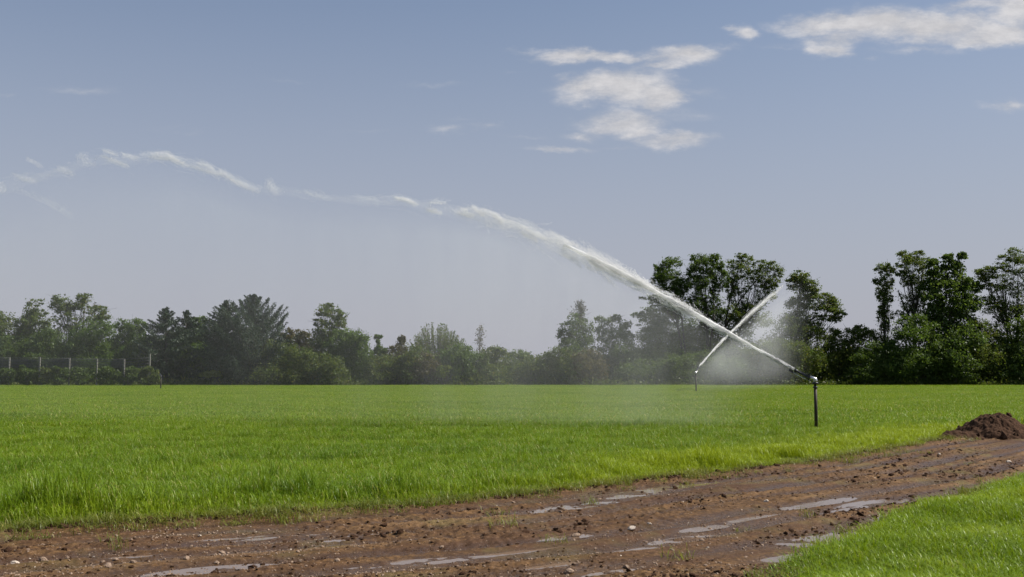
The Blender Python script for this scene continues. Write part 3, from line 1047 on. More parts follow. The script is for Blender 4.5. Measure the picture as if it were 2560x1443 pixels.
def build_jet(name, label, J, depth_fn, n_lig, per, seed, lig_len, drop_w, fall, solid_to, veils=(), wisps=()):
    r = np.random.default_rng(seed)
    root = thing(name, label, 'water jet', tuple(P(J[0, 0], J[0, 1], depth_fn(J[0, 0]))))
    o0 = np.array(root.location)
    W = jet_world(J[:, :2], depth_fn)
    seg = np.linalg.norm(np.diff(W, axis=0), axis=1)
    s = np.concatenate([[0], np.cumsum(seg)])
    hw = J[:, 2] * W[:, 1] / F
    ss = np.linspace(0, s[-1], 4000)
    PX = np.column_stack([np.interp(ss, s, W[:, k]) for k in range(3)])
    k_ = np.ones(61) / 61
    for c in range(3):
        pad = np.concatenate([2 * PX[0, c] - PX[30:0:-1, c], PX[:, c], 2 * PX[-1, c] - PX[-2:-32:-1, c]])
        PX[:, c] = np.convolve(pad, k_, 'valid')
    TN = np.gradient(PX, axis=0)
    TN /= np.linalg.norm(TN, axis=1)[:, None]
    HW = np.interp(ss, s, hw)
    AM = np.interp(ss, s, J[:, 3])
    # ligaments: streaks of drops torn off along the flight
    prob = AM * (0.4 + HW / HW.max())
    pulse = 0.1 + 2.4 * np.clip(fbm(ss * 1.3, ss * 0, 3, seed % 50) - .25, 0, 1)
    prob = prob * pulse
    prob /= prob.sum()
    iL = r.choice(len(ss), n_lig, p=prob)
    nL = r.poisson(per * np.clip(2.6 - 1.6 * AM[iL], 1.0, 2.3)) + 5
    lig = np.repeat(np.arange(n_lig), nL)
    up = np.array([0, 0, 1.0])
    side = np.cross(TN, up)
    side /= np.linalg.norm(side, axis=1)[:, None]
    nrm = np.cross(side, TN)
    offn = r.normal(0, .52, n_lig)
    offn = np.where(offn < 0, offn * 1.25, offn * .8)
    offs = r.normal(0, .52, n_lig)
    ll = lig_len * (0.25 + r.exponential(.7, n_lig)) * np.clip(HW[iL] / HW.max() * 1.6, .25, 1.3)
    tt = r.uniform(-.5, .5, len(lig))
    idx = np.clip(iL[lig] + (tt * ll[lig] / (s[-1] / 4000)).astype(int), 0, 3999)
    wsp = HW[idx] * (0.05 + 0.06 * r.uniform(size=len(lig)))
    curl = tt ** 2 * .35 * r.normal(0, 1, n_lig)[lig]
    tilt = tt * r.normal(0.15, .5, n_lig)[lig]
    C = PX[idx] + nrm[idx] * (HW[idx] * (offn[lig] + curl + tilt) + wsp * r.normal(size=len(lig)))[:, None] + side[idx] * (HW[idx] * offs[lig] + wsp * r.normal(size=len(lig)))[:, None]
    C += TN[idx] * (r.uniform(-.5, .5, len(lig)) * s[-1] / 4000)[:, None]
    Dd = TN[idx] + .25 * r.normal(size=C.shape)
    ln = drop_w * r.uniform(2.0, 5.5, len(C)) * np.clip(AM[idx] * .85 + .15, .30, 1.0)
    wd = drop_w * r.uniform(.5, 1.2, len(C)) * np.clip(AM[idx] * .85 + .15, .30, 1.0)
    o = obj('spray', drops_mesh('spray', C - o0, Dd, ln, wd), root)
    o['kind'] = 'stuff'
    # drops that rain out below the jet
    if fall:
        iF = r.choice(len(ss), fall, p=(AM ** .5) / (AM ** .5).sum())
        dn = r.exponential(1.5, fall)
        C = PX[iF] + np.column_stack([r.normal(0, .35, fall) + .1 * dn, r.normal(0, .5, fall) + .15 * dn, -dn])
        C = C[C[:, 2] > .1]
        n2 = len(C)
        Dd = np.column_stack([r.normal(0, .3, n2) - .4, r.normal(0, .3, n2), -np.ones(n2)])
        o = obj('falling_drops', drops_mesh('falling_drops', C - o0, Dd, r.uniform(.008, .02, n2), r.uniform(.003, .007, n2)), root)
        o['kind'] = 'stuff'
    # soft bodies of fine spray: closed skins round the stream and round the torn-off wisps
    def veil(C, SD, NR, R, dn):
        n_ = len(C)
        th = np.linspace(0, 2 * math.pi, 9, endpoint=False)
        V = C[:, None] + (SD[:, None] * np.cos(th)[None, :, None] + NR[:, None] * np.sin(th)[None, :, None]) * R[:, None, None]
        mb = MB()
        Fq = [[i_ * 9 + k, i_ * 9 + (k + 1) % 9, (i_ + 1) * 9 + (k + 1) % 9, (i_ + 1) * 9 + k] for i_ in range(n_ - 1) for k in range(9)]
        Fq += [list(range(9))[::-1], [(n_ - 1) * 9 + k for k in range(9)]]
        mb.add(V.reshape(-1, 3), Fq)
        m_, t_, out_n = mat_new('fine_spray')
        v_ = t_.node('ShaderNodeVolumePrincipled', inp={'Color': (.96, .96, .96, 1), 'Density': dn, 'Anisotropy': .2})
        v_.inputs['Density Attribute'].default_value = ''
        t_.l.new(v_.outputs[0], out_n.inputs['Volume'])
        m_.cycles.homogeneous_volume = True
        vo = mb.build('spray_veil', m_, root)
        bm_ = bmesh.new()
        bm_.from_mesh(vo.data)
        bmesh.ops.recalc_face_normals(bm_, faces=bm_.faces)
        bm_.to_mesh(vo.data)
        bm_.free()
        vo['kind'] = 'stuff'

    for (p0, p1, fat, dn, dz) in veils:
        a0 = int(np.argmin(np.abs(PX[:, 0] - P(p0, 0, depth_fn(p0))[0])))
        a1 = int(np.argmin(np.abs(PX[:, 0] - P(p1, 0, depth_fn(p1))[0])))
        sel = np.linspace(a0, a1, 30).astype(int)
        tp = np.sin(np.linspace(0.03, math.pi - .03, 30)) ** .6
        lum = .6 + .8 * fbm(np.arange(30) * .5, np.full(30, p0 * .1), 2, 7)
        veil(PX[sel] - o0 + nrm[sel] * (HW[sel] * dz)[:, None], side[sel], nrm[sel], np.maximum(HW[sel] * fat * tp * lum, .008), dn)
    WC, WD = [], []
    for (path, wpx, dn) in wisps:
        path = [tuple(q_) for q_ in path]
        if path[0][0] < 960:                     # torn far end of the jet: fainter and softer
            dn *= .42
            wpx *= 1.1
        wp = np.array([P(a, b, depth_fn(a)) for a, b in path])
        u_ = np.linspace(0, len(wp) - 1, 24)
        C = np.column_stack([np.interp(u_, np.arange(len(wp)), wp[:, k]) for k in range(3)])
        if len(wp) > 2:
            for k in range(3):
                C[2:-2, k] = (C[:-4, k] + C[1:-3, k] + C[2:-2, k] + C[3:-1, k] + C[4:, k]) / 5
        T_ = np.gradient(C, axis=0)
        T_ /= np.linalg.norm(T_, axis=1)[:, None]
        S_ = np.tile(np.cross(wp[-1] - wp[0], up), (24, 1))
        S_ /= np.linalg.norm(S_, axis=1)[:, None]
        N_ = np.cross(S_, T_)
        w_ = wpx * C[0, 1] / F
        R = np.maximum(w_ * np.sin(np.linspace(.04, math.pi - .04, 24)) ** .8 * (.7 + .6 * fbm(np.arange(24) * .6, np.full(24, path[0][0] * .1), 2, 8)), .006)
        veil(C - o0, S_, N_, R, dn)
        ln_ = np.linalg.norm(np.diff(wp, axis=0), axis=1).sum()
        nd = int((1500 if path[0][0] > 960 else 2600) * ln_ * dn)
        q = r.beta(1.4, 1.4, nd) * 23
        ii = q.astype(int)
        streak = r.normal(0, .6, 40)[r.integers(0, 40, nd)]
        WC.append(C[ii] + T_[ii] * (q - ii)[:, None] * (ln_ / 23) + N_[ii] * (w_ * (streak + .16 * r.normal(size=nd)))[:, None] + S_[ii] * (w_ * .6 * r.normal(size=nd))[:, None])
        WD.append(T_[ii] + .25 * r.normal(size=(nd, 3)))
    if WC:
        WC, WD = np.concatenate(WC), np.concatenate(WD)
        o = obj('spray', drops_mesh('spray', WC - o0, WD, r.uniform(.012, .034, len(WC)), r.uniform(.003, .0075, len(WC))), root)
        o['kind'] = 'stuff'
    # unbroken water just out of the nozzle
    k2 = int(np.searchsorted(ss, solid_to))
    sel = np.linspace(0, k2, 40).astype(int)
    rr = HW[sel] * np.linspace(.72, .15, 40) * (1 + .2 * r.normal(size=40))
    mb = MB()
    mb.tube(PX[sel] - o0, np.maximum(rr, .004), 8)
    mb.build('core', M_DROP, root)
    return root


build_jet('water_jet', 'long white jet arching across the sky from the near sprinkler', JET, near_depth, 1100, 78, 31, 1.0, .0066, 4000, 7.0,
          [(1960, 1560, 1.0, .24, -.15), (1700, 1330, .85, .18, -.35), (1560, 1130, 1.0, .16, -.45), (1330, 960, .9, .18, -.4), (1080, 780, .9, .22, -.2), (880, 600, .9, .15, -.2), (720, 600, 1.0, .12, -.4), (660, 500, 1.0, .17, -.3), (570, 390, 1.2, .15, -.4), (470, 290, 1.1, .17, -.2), (350, 170, .8, .18, -.4), (250, 70, .7, .16, -.2), (140, -100, .8, .13, -.4)],
          [([(65, 396), (107, 418)], 5, .5), ([(190, 394), (222, 391)], 8, .7), ([(255, 375), (296, 389)], 6, .8), ([(252, 391), (290, 406), (323, 418)], 7, .9), ([(205, 408), (240, 412)], 6, .4),
           ([(300, 386), (350, 398)], 6, .7), ([(350, 387), (415, 383), (440, 402), (470, 415)], 7, 1.3), ([(372, 392), (430, 396)], 6, .8), ([(497, 400), (536, 425)], 7, .7), ([(470, 412), (520, 428), (560, 436)], 6, .8),
           ([(548, 423), (592, 456), (652, 480)], 7, 1.1), ([(668, 448), (680, 468), (698, 487)], 10, .9), ([(142, 417), (187, 437)], 7, .6), ([(30, 434), (60, 446), (94, 454)], 8, .6), ([(-8, 452), (10, 482)], 12, .7),
           ([(30, 472), (121, 505), (182, 542)], 8, .25), ([(-60, 440), (-10, 450)], 10, .5), ([(760, 478), (830, 498)], 8, .3), ([(880, 490), (950, 508)], 9, .35),
           ([(984, 494), (1014, 498), (1046, 513)], 7, 1.2), ([(1064, 524), (1106, 534)], 8, .9), ([(1075, 505), (1118, 506)], 6, .5), ([(1136, 529), (1185, 544)], 7, 1.0), ([(1150, 522), (1170, 528)], 5, .8), ([(1178, 513), (1210, 540)], 6, .9), ([(1200, 525), (1240, 538), (1262, 560)], 8, 1.3),
           ([(1298, 562), (1340, 585), (1372, 600)], 9, 1.2), ([(1300, 578), (1345, 606)], 9, .9), ([(1398, 596), (1418, 606), (1432, 620)], 7, 1.2), ([(1400, 625), (1440, 650)], 9, .9), ([(1462, 634), (1490, 662), (1525, 672)], 8, 1.4), ([(1530, 668), (1560, 690)], 9, 1.2), ([(1580, 700), (1622, 712)], 8, 1.3)])
FJ = np.array([(1745, 919, 1.6, 1.3), (1790, 868, 2.6, 1.0), (1830, 828, 3.4, 1.0), (1880, 780, 4.5, 1.1), (1920, 746, 5.5, 1.2), (1940, 731, 4.0, .8), (1958, 713, 2.0, .35)])
build_jet('water_jet', 'shorter straight jet crossing up from the distant sprinkler', FJ, lambda px: YF + .55 + (px - 1745) / 210 * 11, 420, 46, 32, 1.2, .0125, 1500, 13.5, [(1760, 1950, 1.6, .22, -.2), (1860, 1962, 1.2, .3, -.1)])


# ------------------------------------------------------------------ mist under the jets
def curve_lookup(t, x, xs, ys):
    """piecewise linear lookup of ys over xs"""
    lo, hi = min(xs), max(xs)
    ymin, ymax = min(ys), max(ys)
    f = t.math('DIVIDE', t.math('SUBTRACT', x, lo), hi - lo, clamp=True)
    n_ = t.node('ShaderNodeFloatCurve')
    t.l.new(f, n_.inputs['Value'])
    cu = n_.mapping.curves[0]
    ptsn = sorted(((a - lo) / (hi - lo), (b - ymin) / max(ymax - ymin, 1e-6)) for a, b in zip(xs, ys))
    cu.points[0].location = ptsn[0]
    cu.points[1].location = ptsn[-1]
    for p_ in ptsn[1:-1]:
        cu.points.new(*p_)
    for p_ in cu.points:
        p_.handle_type = 'AUTO'
    n_.mapping.update()
    return t.math('MULTIPLY_ADD', n_.outputs[0], ymax - ymin, ymin)


def mist_box(name, label, lo, hi, fn, step):
    m, t, out = mat_new(name)
    tc = t.node('ShaderNodeTexCoord')
    dens = fn(t, tc.outputs['Object'])
    v = t.node('ShaderNodeVolumePrincipled', inp={'Color': (0.93, 0.94, 0.95, 1), 'Density': dens, 'Anisotropy': 0.25})
    v.inputs['Density Attribute'].default_value = ''
    t.l.new(v.outputs[0], out.inputs['Volume'])
    mb = MB()
    lo, hi = np.array(lo, float), np.array(hi, float)
    mb.box((lo + hi) / 2, (hi - lo) / 2)
    o = mb.build(name, m, smooth=False)
    tag(o, label, 'mist', None, 'stuff')
    m.cycles.volume_step_rate = step if hasattr(m.cycles, 'volume_step_rate') else 1.0
    m.cycles.homogeneous_volume = False
    return o


JW = jet_world(JET[:, :2], near_depth)
NOZ = JW[0]


def mist_near(t, p):
    x, y, z = t.xyz(p)
    sel = list(range(0, len(JW), 2)) + [len(JW) - 1]
    sel = sorted(set(sel))
    zj = curve_lookup(t, x, [JW[i, 0] for i in sel], [JW[i, 2] + .10 for i in sel])
    run = t.math('SUBTRACT', NOZ[0] - 0.3, x)                     # metres from the nozzle
    yc = t.math('MULTIPLY_ADD', run, 0.16, NOZ[1] + .9)
    below = t.math('SUBTRACT', zj, z)
    st = t.vmath('MULTIPLY', p, (1.0, 0.55, 0.28))
    nz = t.noise(st, 0.75, 3.0, 0.6)
    soft = t.math('MULTIPLY_ADD', run, 0.05, 0.25)
    a = t.math('DIVIDE', below, soft, clamp=True)
    a = t.math('MULTIPLY', a, a)
    # widths grow along the flight
    sg = t.math('MULTIPLY_ADD', run, 0.075, 0.9)
    dy = t.math('DIVIDE', t.math('SUBTRACT', y, yc), sg)
    g = t.math('EXPONENT', t.math('MULTIPLY', t.math('MULTIPLY', dy, dy), -0.8))
    along = t.math('MULTIPLY', t.math('MULTIPLY', t.smooth(run, 0.0, 3.0), t.smooth(run, 13.0, 7.5, 0.55, 1.0)), t.smooth(x, -21.5, -16.0))
    vert = t.math('EXPONENT', t.math('MULTIPLY', below, -0.14))
    n_ = t.smooth(nz.outputs[0], 0.25, 0.75, 0.45, 1.4)
    dn = t.math('MULTIPLY', t.math('MULTIPLY', a, g), t.math('MULTIPLY', along, t.math('MULTIPLY', vert, n_)))
    dn = t.math('DIVIDE', dn, sg)
    return t.math('MULTIPLY', dn, 0.098)


mist_box('mist', 'thin grey veil of spray drifting down under the long jet', (-22, 24.5, -.02), (NOZ[0] + .2, 38.5, 9.4), mist_near, 0.8)

fw0, fw1 = P(1745, 919, YF + .55), P(1955, 716, YF + 11)


def mist_far(t, p):
    x, y, z = t.xyz(p)
    run = t.math('SUBTRACT', x, float(fw0[0]))
    f = t.math('DIVIDE', run, float(fw1[0] - fw0[0]))
    zj = t.math('MULTIPLY_ADD', f, float(fw1[2] - fw0[2]), float(fw0[2]))
    yc = t.math('MULTIPLY_ADD', f, 9.0, YF + .8)
    below = t.math('SUBTRACT', zj, z)
    a = t.math('DIVIDE', below, t.math('MULTIPLY_ADD', f, 1.1, 0.4), clamp=True)
    nz = t.noise(t.vmath('MULTIPLY', p, (1.0, .5, .35)), 0.55, 3.0, .6)
    dy = t.math('DIVIDE', t.math('SUBTRACT', y, yc), 3.6)
    g = t.math('EXPONENT', t.math('MULTIPLY', t.math('MULTIPLY', dy, dy), -1.0))
    al = t.math('MULTIPLY', t.smooth(f, -0.1, 0.22), t.smooth(f, 1.22, 0.72))
    n_ = t.smooth(nz.outputs[0], 0.3, 0.7, 0.35, 1.5)
    vert = t.math('EXPONENT', t.math('MULTIPLY', below, -0.12))
    return t.math('MULTIPLY', t.math('MULTIPLY', t.math('MULTIPLY', a, g), t.math('MULTIPLY', al, n_)), t.math('MULTIPLY', t.math('MULTIPLY', vert, t.smooth(z, -0.3, 1.8)), 0.068))


mist_box('mist', 'white curtain of mist hanging below the distant jet', (fw0[0] - 1.0, 58, -.02), (fw1[0] + 1.4, 88, 8.6), mist_far, 0.8)


# ------------------------------------------------------------------ trees
def mat_leaf(name, dark, light, trans=0.50, rough=.5, autumn=None):
    m, t, out = mat_new(name)
    at = t.node('ShaderNodeAttribute', attribute_name='tint')
    tc = t.node('ShaderNodeTexCoord')
    n = t.noise(tc.outputs['Object'], 0.7, 3.0, .6)
    c = t.mixc(at.outputs['Fac'], dark, light)
    c = t.mixc(t.math('MULTIPLY', t.smooth(n.outputs[0], .45, .7), .5), c, tuple(min(1, a * .5 + b * .5) for a, b in zip(dark, light)))
    if autumn:
        c = t.mixc(t.math('MULTIPLY', t.smooth(at.outputs['Fac'], .86, .95), .8), c, autumn)
    d = t.node('ShaderNodeBsdfPrincipled', inp={'Base Color': c, 'Roughness': rough, 'Specular IOR Level': 0.3})
    tr = t.node('ShaderNodeBsdfTranslucent', inp={'Color': t.mixc(1.0, c, (1.2, 1.15, .6), 'MULTIPLY')})
    mx = t.node('ShaderNodeMixShader', inp={0: trans})
    t.l.new(d.outputs[0], mx.inputs[1])
    t.l.new(tr.outputs[0], mx.inputs[2])
    t.l.new(mx.outputs[0], out.inputs[0])
    return m


L_LOCUST = mat_leaf('locust_leaves', (0.064, 0.105, 0.025), (0.130, 0.172, 0.045), autumn=(.14, .11, .03))
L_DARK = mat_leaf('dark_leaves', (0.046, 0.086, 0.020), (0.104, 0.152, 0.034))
L_OLIVE = mat_leaf('olive_leaves', (0.056, 0.088, 0.021), (0.118, 0.158, 0.038), autumn=(.16, .15, .03))
L_MID = mat_leaf('green_leaves', (0.052, 0.096, 0.020), (0.110, 0.168, 0.034))
L_LIGHT = mat_leaf('light_leaves', (0.060, 0.105, 0.028), (0.115, 0.165, 0.042))
L_CON = mat_leaf('conifer_needles', (0.014, 0.032, 0.015), (0.030, 0.052, 0.022), trans=.12)
L_RED = mat_leaf('russet_leaves', (0.066, 0.066, 0.028), (0.118, 0.100, 0.042))
L_GREY = mat_leaf('grey_twig_leaves', (0.060, 0.060, 0.042), (0.110, 0.105, 0.078), trans=.2)
L_YEL = mat_leaf('yellow_green_leaves', (0.090, 0.130, 0.020), (0.170, 0.210, 0.030))
M_BARK = mat_simple('bark', (0.060, 0.050, 0.042), .9, var=.5, scale=5)
M_BARKG = mat_simple('grey_bark', (0.13, 0.11, 0.10), .9, var=.4, scale=5)


def leaf_quads(C, size, r, droop=.3, asp=.55):
    n = len(C)
    D = r.normal(size=(n, 3))
    D[:, 2] -= droop
    D /= np.linalg.norm(D, axis=1)[:, None]
    A = np.cross(D, r.normal(size=(n, 3)))
    A /= np.linalg.norm(A, axis=1)[:, None] + 1e-9
    L_ = (size * r.uniform(.6, 1.4, n))[:, None]
    Wd = L_ * asp * r.uniform(.7, 1.2, (n, 1))
    V = np.stack([C - D * L_ / 2, C + A * Wd / 2, C + D * L_ / 2, C - A * Wd / 2], 1).reshape(-1, 3)
    Q = np.arange(4 * n).reshape(n, 4)
    T = np.repeat(r.uniform(size=n), 4)
    return V, Q, T


def puff_leaves(c, rad, r, size, dens):
    """a leafy mass made of uneven tufts"""
    vol = rad[0] * rad[2]
    nt = max(6, int(10 * dens * (1 + vol)))
    out_ = []
    for k in range(nt):
        d = r.normal(size=3)
        d /= np.linalg.norm(d)
        q = r.uniform(.35, 1.0) ** .6
        tc_ = c + d * rad * q * .92
        tr_ = np.maximum(rad * r.uniform(.14, .36), .09)
        n = int(36 * dens * (1 + 5 * tr_[0] * tr_[2]) * r.uniform(.6, 1.3) * (.2 / size) ** 1.4)
        g = r.normal(size=(n, 3)) * tr_ * .55
        out_.append(tc_ + g)
    nl = int(sum(len(o_) for o_ in out_) * .22)
    out_.append(c + np.clip(r.normal(size=(nl, 3)), -1.7, 1.7) * rad * .48)
    return np.concatenate(out_)


def tree(name, label, cat, base_px, Y, puffs, leaf, size=.17, dens=1.0, tr=.13, bark=None, group='trees and bushes along the field edge', seed=0,
         fork=.35, extra_stems=None, depth=1.0, twigs=3, droop=.3):
    r = np.random.default_rng(1000 + seed)
    b = P(base_px, 960, Y)
    base = np.array([b[0], Y, 0.0])
    root = thing(name, label, cat, tuple(base), group)
    k = Y / F
    if name == 'locust_tree':
        add = []
        for i_ in range(int(len(puffs) * 1.1)):
            a_ = puffs[int(r.integers(len(puffs)))]
            near = sorted(puffs, key=lambda q_: (q_[0] - a_[0]) ** 2 + (q_[1] - a_[1]) ** 2)[1:4]
            b_ = near[int(r.integers(len(near)))]
            add.append(((a_[0] + b_[0]) / 2 + r.normal(0, 3), (a_[1] + b_[1]) / 2 + 4 + r.normal(0, 4), a_[2] * .9, a_[3] * 1.0, .42))
        puffs = [(*q_[:4], min(1.0, (q_[4] if len(q_) > 4 else 1.0) * .98)) for q_ in puffs + add]
    cs, rs = [], []
    for pf in puffs:
        c = P(pf[0], pf[1], Y + r.normal(0, .35) * depth * pf[2] * k) - base
        rd = np.array([pf[2] * k * (1.22 if name == 'locust_tree' else 1.10), max(pf[2], pf[3]) * k * .9 * depth, pf[3] * k * 1.22])
        cs.append(c)
        rs.append(rd)
    cs, rs = np.array(cs), np.array(rs)
    L = []
    for pf, c, rd in zip(puffs, cs, rs):
        L.append(puff_leaves(c, rd, r, size, dens * (pf[4] if len(pf) > 4 else 1.0)))
    V, Q, T = leaf_quads(np.concatenate(L), size, r, droop)
    obj('crown', mesh_np('crown', V, Q, leaf, attrs={'tint': ('POINT', T)}), root)
    # stem and limbs
    mb = MB()
    zt = cs[:, 2].max()
    zmin = cs[:, 2].min()
    fz = max(.3, zmin * fork + .1)
    mean = cs.mean(0)
    stem = np.array([[0, 0, -.2], [r.normal(0, .05), 0, fz * .5], [mean[0] * .25, 0, fz], [mean[0] * .7, mean[1] * .5, fz + (zt - fz) * .4], [mean[0] * .95, mean[1], fz + (zt - fz) * .72]])
    mb.tube(stem, [tr * 1.2, tr, tr * .9, tr * .6, tr * .12], 7)
    for c, rd in zip(cs, rs):
        f = np.clip((c[2] - fz) / (zt - fz + .01), 0, 1)
        zs = fz + (zt - fz) * f * .45
        j = np.array([np.interp(zs, stem[:, 2], stem[:, i_]) for i_ in range(3)])
        j[2] = zs
        mid = (j + c) / 2 + np.array([r.normal(0, .12), r.normal(0, .12), -.12 * np.linalg.norm(c - j)])
        rr = tr * (.42 - .22 * f)
        mb.tube([j, mid, c], [rr, rr * .7, rr * .25], 5, cap=False)
        for q in range(twigs):
            e_ = c + r.normal(size=3) * rd * .6 + [0, 0, rd[2] * .3]
            mb.tube([mid + (c - mid) * r.uniform(.2, 1), (c + e_) / 2 + r.normal(0, .05, 3), e_], [rr * .3, rr * .2, .008], 4, cap=False)
    for st in (extra_stems or []):
        w = np.array([P(a, b_, Y) - base for a, b_ in st])
        mb.tube(w, np.linspace(tr * .9, tr * .3, len(w)), 6)
    mb.build('trunk', bark or M_BARK, root)
    return root


def conifer(label, base_px, Y, top, half_w, low, seed, boughs=60, upsweep=.35, dens=1.0, group='trees and bushes along the field edge', right_bias=1.0):
    r = np.random.default_rng(2000 + seed)
    b = P(base_px, 960, Y)
    base = np.array([b[0], Y, 0.0])
    root = thing('conifer_tree', label, 'conifer', tuple(base), group)
    H = P(base_px, top, Y)[2]
    W = half_w * Y / F
    mb = MB()
    mb.tube([[0, 0, -.2], [0, 0, H * .5], [0, 0, H]], [.22, .13, .02], 7)
    L = []
    for i in range(boughs):
        f = (i + r.uniform()) / boughs                       # 0 top, 1 low
        z = H * (1 - .97 * f) + low
        le = W * min(1.0, (f / .45) ** .85) * r.uniform(.6, 1.12) + .12
        th = r.uniform(0, 2 * math.pi)
        if math.cos(th) > 0:
            le *= right_bias
        d = np.array([math.cos(th), math.sin(th), 0])
        p0 = np.array([0, 0, z])
        p1 = p0 + d * le * .55 + [0, 0, -.10 * le]
        p2 = p0 + d * le + [0, 0, upsweep * le]
        mb.tube([p0, p1, p2], [.035, .025, .006], 4, cap=False)
        n = int(52 * dens * (1 + 2.2 * le))
        tt = r.uniform(.08, 1.02, n)[:, None]
        C = (1 - tt) ** 2 * p0 + 2 * tt * (1 - tt) * p1 + tt ** 2 * p2
        sp = (.10 + .20 * (1 - np.abs(2 * tt - 1))) * (0.5 + .35 * le)
        C = C + r.normal(size=(n, 3)) * sp * [.5, .5, .22]
        C[:, 2] -= np.abs(r.normal(0, .20, n)) * (1.05 - tt[:, 0])
        L.append(C)
    V, Q, T = leaf_quads(np.concatenate(L), .17, r, .9, .34)
    obj('crown', mesh_np('crown', V, Q, L_CON, attrs={'tint': ('POINT', T)}), root)
    mb.build('trunk', M_BARK, root)
    return root


def fan_bush(label, base_px, Y, top, half_w, leaf, seed, shoots=130, group='trees and bushes along the field edge'):
    r = np.random.default_rng(3000 + seed)
    b = P(base_px, 960, Y)
    base = np.array([b[0], Y, 0.0])
    root = thing('willow_bush', label, 'bush', tuple(base), group)
    H, W = P(base_px, top, Y)[2], half_w * Y / F
    mb = MB()
    L = []
    for i in range(shoots):
        a = r.uniform(-1, 1)
        dpt = r.uniform(-.9, .9)
        hh = H * (1 - .38 * a * a) * r.uniform(.78, 1.04)
        p0 = np.array([a * W * .25, dpt * W * .2, 0.1])
        p1 = np.array([a * W * .62, dpt * W * .5, hh * .55])
        p2 = np.array([a * W * 1.0 + r.normal(0, .1), dpt * W * .8, hh])
        mb.tube([p0, p1, p2], [.035, .022, .006], 4, cap=False)
        n = int(r.uniform(60, 110))
        tt = r.uniform(.3, 1.0, n)[:, None]
        C = (1 - tt) ** 2 * p0 + 2 * tt * (1 - tt) * p1 + tt ** 2 * p2
        C = C + r.normal(size=(n, 3)) * (.05 + .17 * (1 - tt))
        L.append(C)
    V, Q, T = leaf_quads(np.concatenate(L), .19, r, -.8, .32)
    obj('crown', mesh_np('crown', V, Q, leaf, attrs={'tint': ('POINT', T)}), root)
    mb.build('stems', M_BARKG, root)
    return root


def twig_tree(name, label, base_px, Y, top, half_w, leaf, seed, leaves=500, low=.3, group='trees and bushes along the field edge', levels=4, tr=.11, upright=.9):
    r = np.random.default_rng(4000 + seed)
    b = P(base_px, 960, Y)
    base = np.array([b[0], Y, 0.0])
    root = thing(name, label, 'tree', tuple(base), group)
    H, W = P(base_px, top, Y)[2], half_w * Y / F
    mb = MB()
    mb.tube([[0, 0, -.2], [.03, 0, H * .4], [0, 0, H * .9]], [tr, tr * .7, tr * .15], 6)
    tips = []

    def grow(p, d, le, rad, lev):
        q = p + d * le * .5 + r.normal(0, .04 * le, 3)
        e_ = p + d * le + [0, 0, .08 * le]
        mb.tube([p, q, e_], [rad, rad * .75, rad * .45], 4, cap=False)
        tips.append(e_)
        tips.append(q)
        if lev <= 0:
            return
        for _ in range(3):
            d2 = d + r.normal(0, .38, 3) + [0, 0, .15 * upright]
            d2 /= np.linalg.norm(d2)
            grow(p + (e_ - p) * r.uniform(.45, 1), d2, le * r.uniform(.5, .75), rad * .5, lev - 1)
    for i in range(20):
        z = H * (low + (.9 - low) * i / 20)
        th = r.uniform(0, 6.28)
        le = min(W * .75, (H - z) * .8 + .3) * r.uniform(.6, 1)
        d = np.array([math.cos(th), math.sin(th), upright])
        d /= np.linalg.norm(d)
        grow(np.array([0, 0, z]), d, le * .62, tr * .3, levels - 2)
    tips = np.array(tips)
    C = tips[r.integers(0, len(tips), leaves)] + r.normal(0, .16, (leaves, 3))
    V, Q, T = leaf_quads(C, .15, r, .2)
    obj('crown', mesh_np('crown', V, Q, leaf, attrs={'tint': ('POINT', T)}), root)
    mb.build('trunk', M_BARKG, root)
    return root


TG = 'trees and bushes along the field edge'
# --- left end
tree('broadleaf_tree', 'rounded olive tree cut off by the left picture edge', 'tree', -10, 100,
     [(5, 805, 36, 24), (-30, 810, 40, 30), (15, 845, 40, 34), (-30, 860, 50, 40), (5, 890, 45, 34)], L_OLIVE, seed=1)
tree('locust_tree', 'slim feathery tree between the left edge and the twin topped tree', 'tree', 88, 99,
     [(88, 757, 19, 9, .7), (80, 774, 20, 11, .7), (103, 781, 16, 10, .7), (76, 795, 20, 12), (100, 803, 24, 12), (58, 812, 22, 14), (85, 830, 34, 20), (115, 846, 30, 22), (60, 850, 34, 26)], L_LOCUST, seed=2, twigs=4)
tree('locust_tree', 'twin topped feathery tree rising above the trellis posts', 'tree', 185, 98,
     [(150, 746, 19, 10, .8), (143, 764, 22, 12, .8), (165, 776, 20, 12, .7), (180, 762, 14, 9, .6), (210, 744, 19, 11, .9), (205, 763, 22, 12, .8), (226, 776, 18, 9, .6), (256, 775, 17, 9, .9), (262, 793, 16, 6, .9),
      (236, 798, 24, 10, .6), (190, 795, 28, 13, .6), (152, 800, 22, 14, .6), (205, 822, 34, 15, .6), (165, 832, 30, 18, .7)], L_LOCUST, seed=3, twigs=5,
     extra_stems=[[(187, 900), (205, 830), (212, 770)], [(190, 870), (222, 815), (255, 785)]])
twig_tree('bare_tree', 'pale leafless twigs showing right of the twin topped tree', 232, 101, 742, 26, L_GREY, 4, leaves=120, low=.55)
tree('broadleaf_tree', 'dense dark green tree directly behind the second trellis post', 'tree', 120, 97,
     [(118, 858, 36, 34, 1.2), (95, 885, 45, 34, 1.2), (150, 880, 40, 34, 1.2), (30, 875, 45, 34, 1.2), (60, 900, 60, 30, 1.2), (120, 905, 55, 30, 1.2), (15, 905, 45, 30, 1.2)], L_DARK, seed=5)
tree('broadleaf_tree', 'soft mid green round tree behind the fourth trellis post', 'tree', 240, 96,
     [(235, 832, 38, 26), (262, 820, 26, 18), (205, 850, 34, 26), (245, 862, 44, 32), (200, 890, 44, 34), (258, 888, 26, 20, 1.2), (225, 915, 55, 30)], L_MID, seed=6)
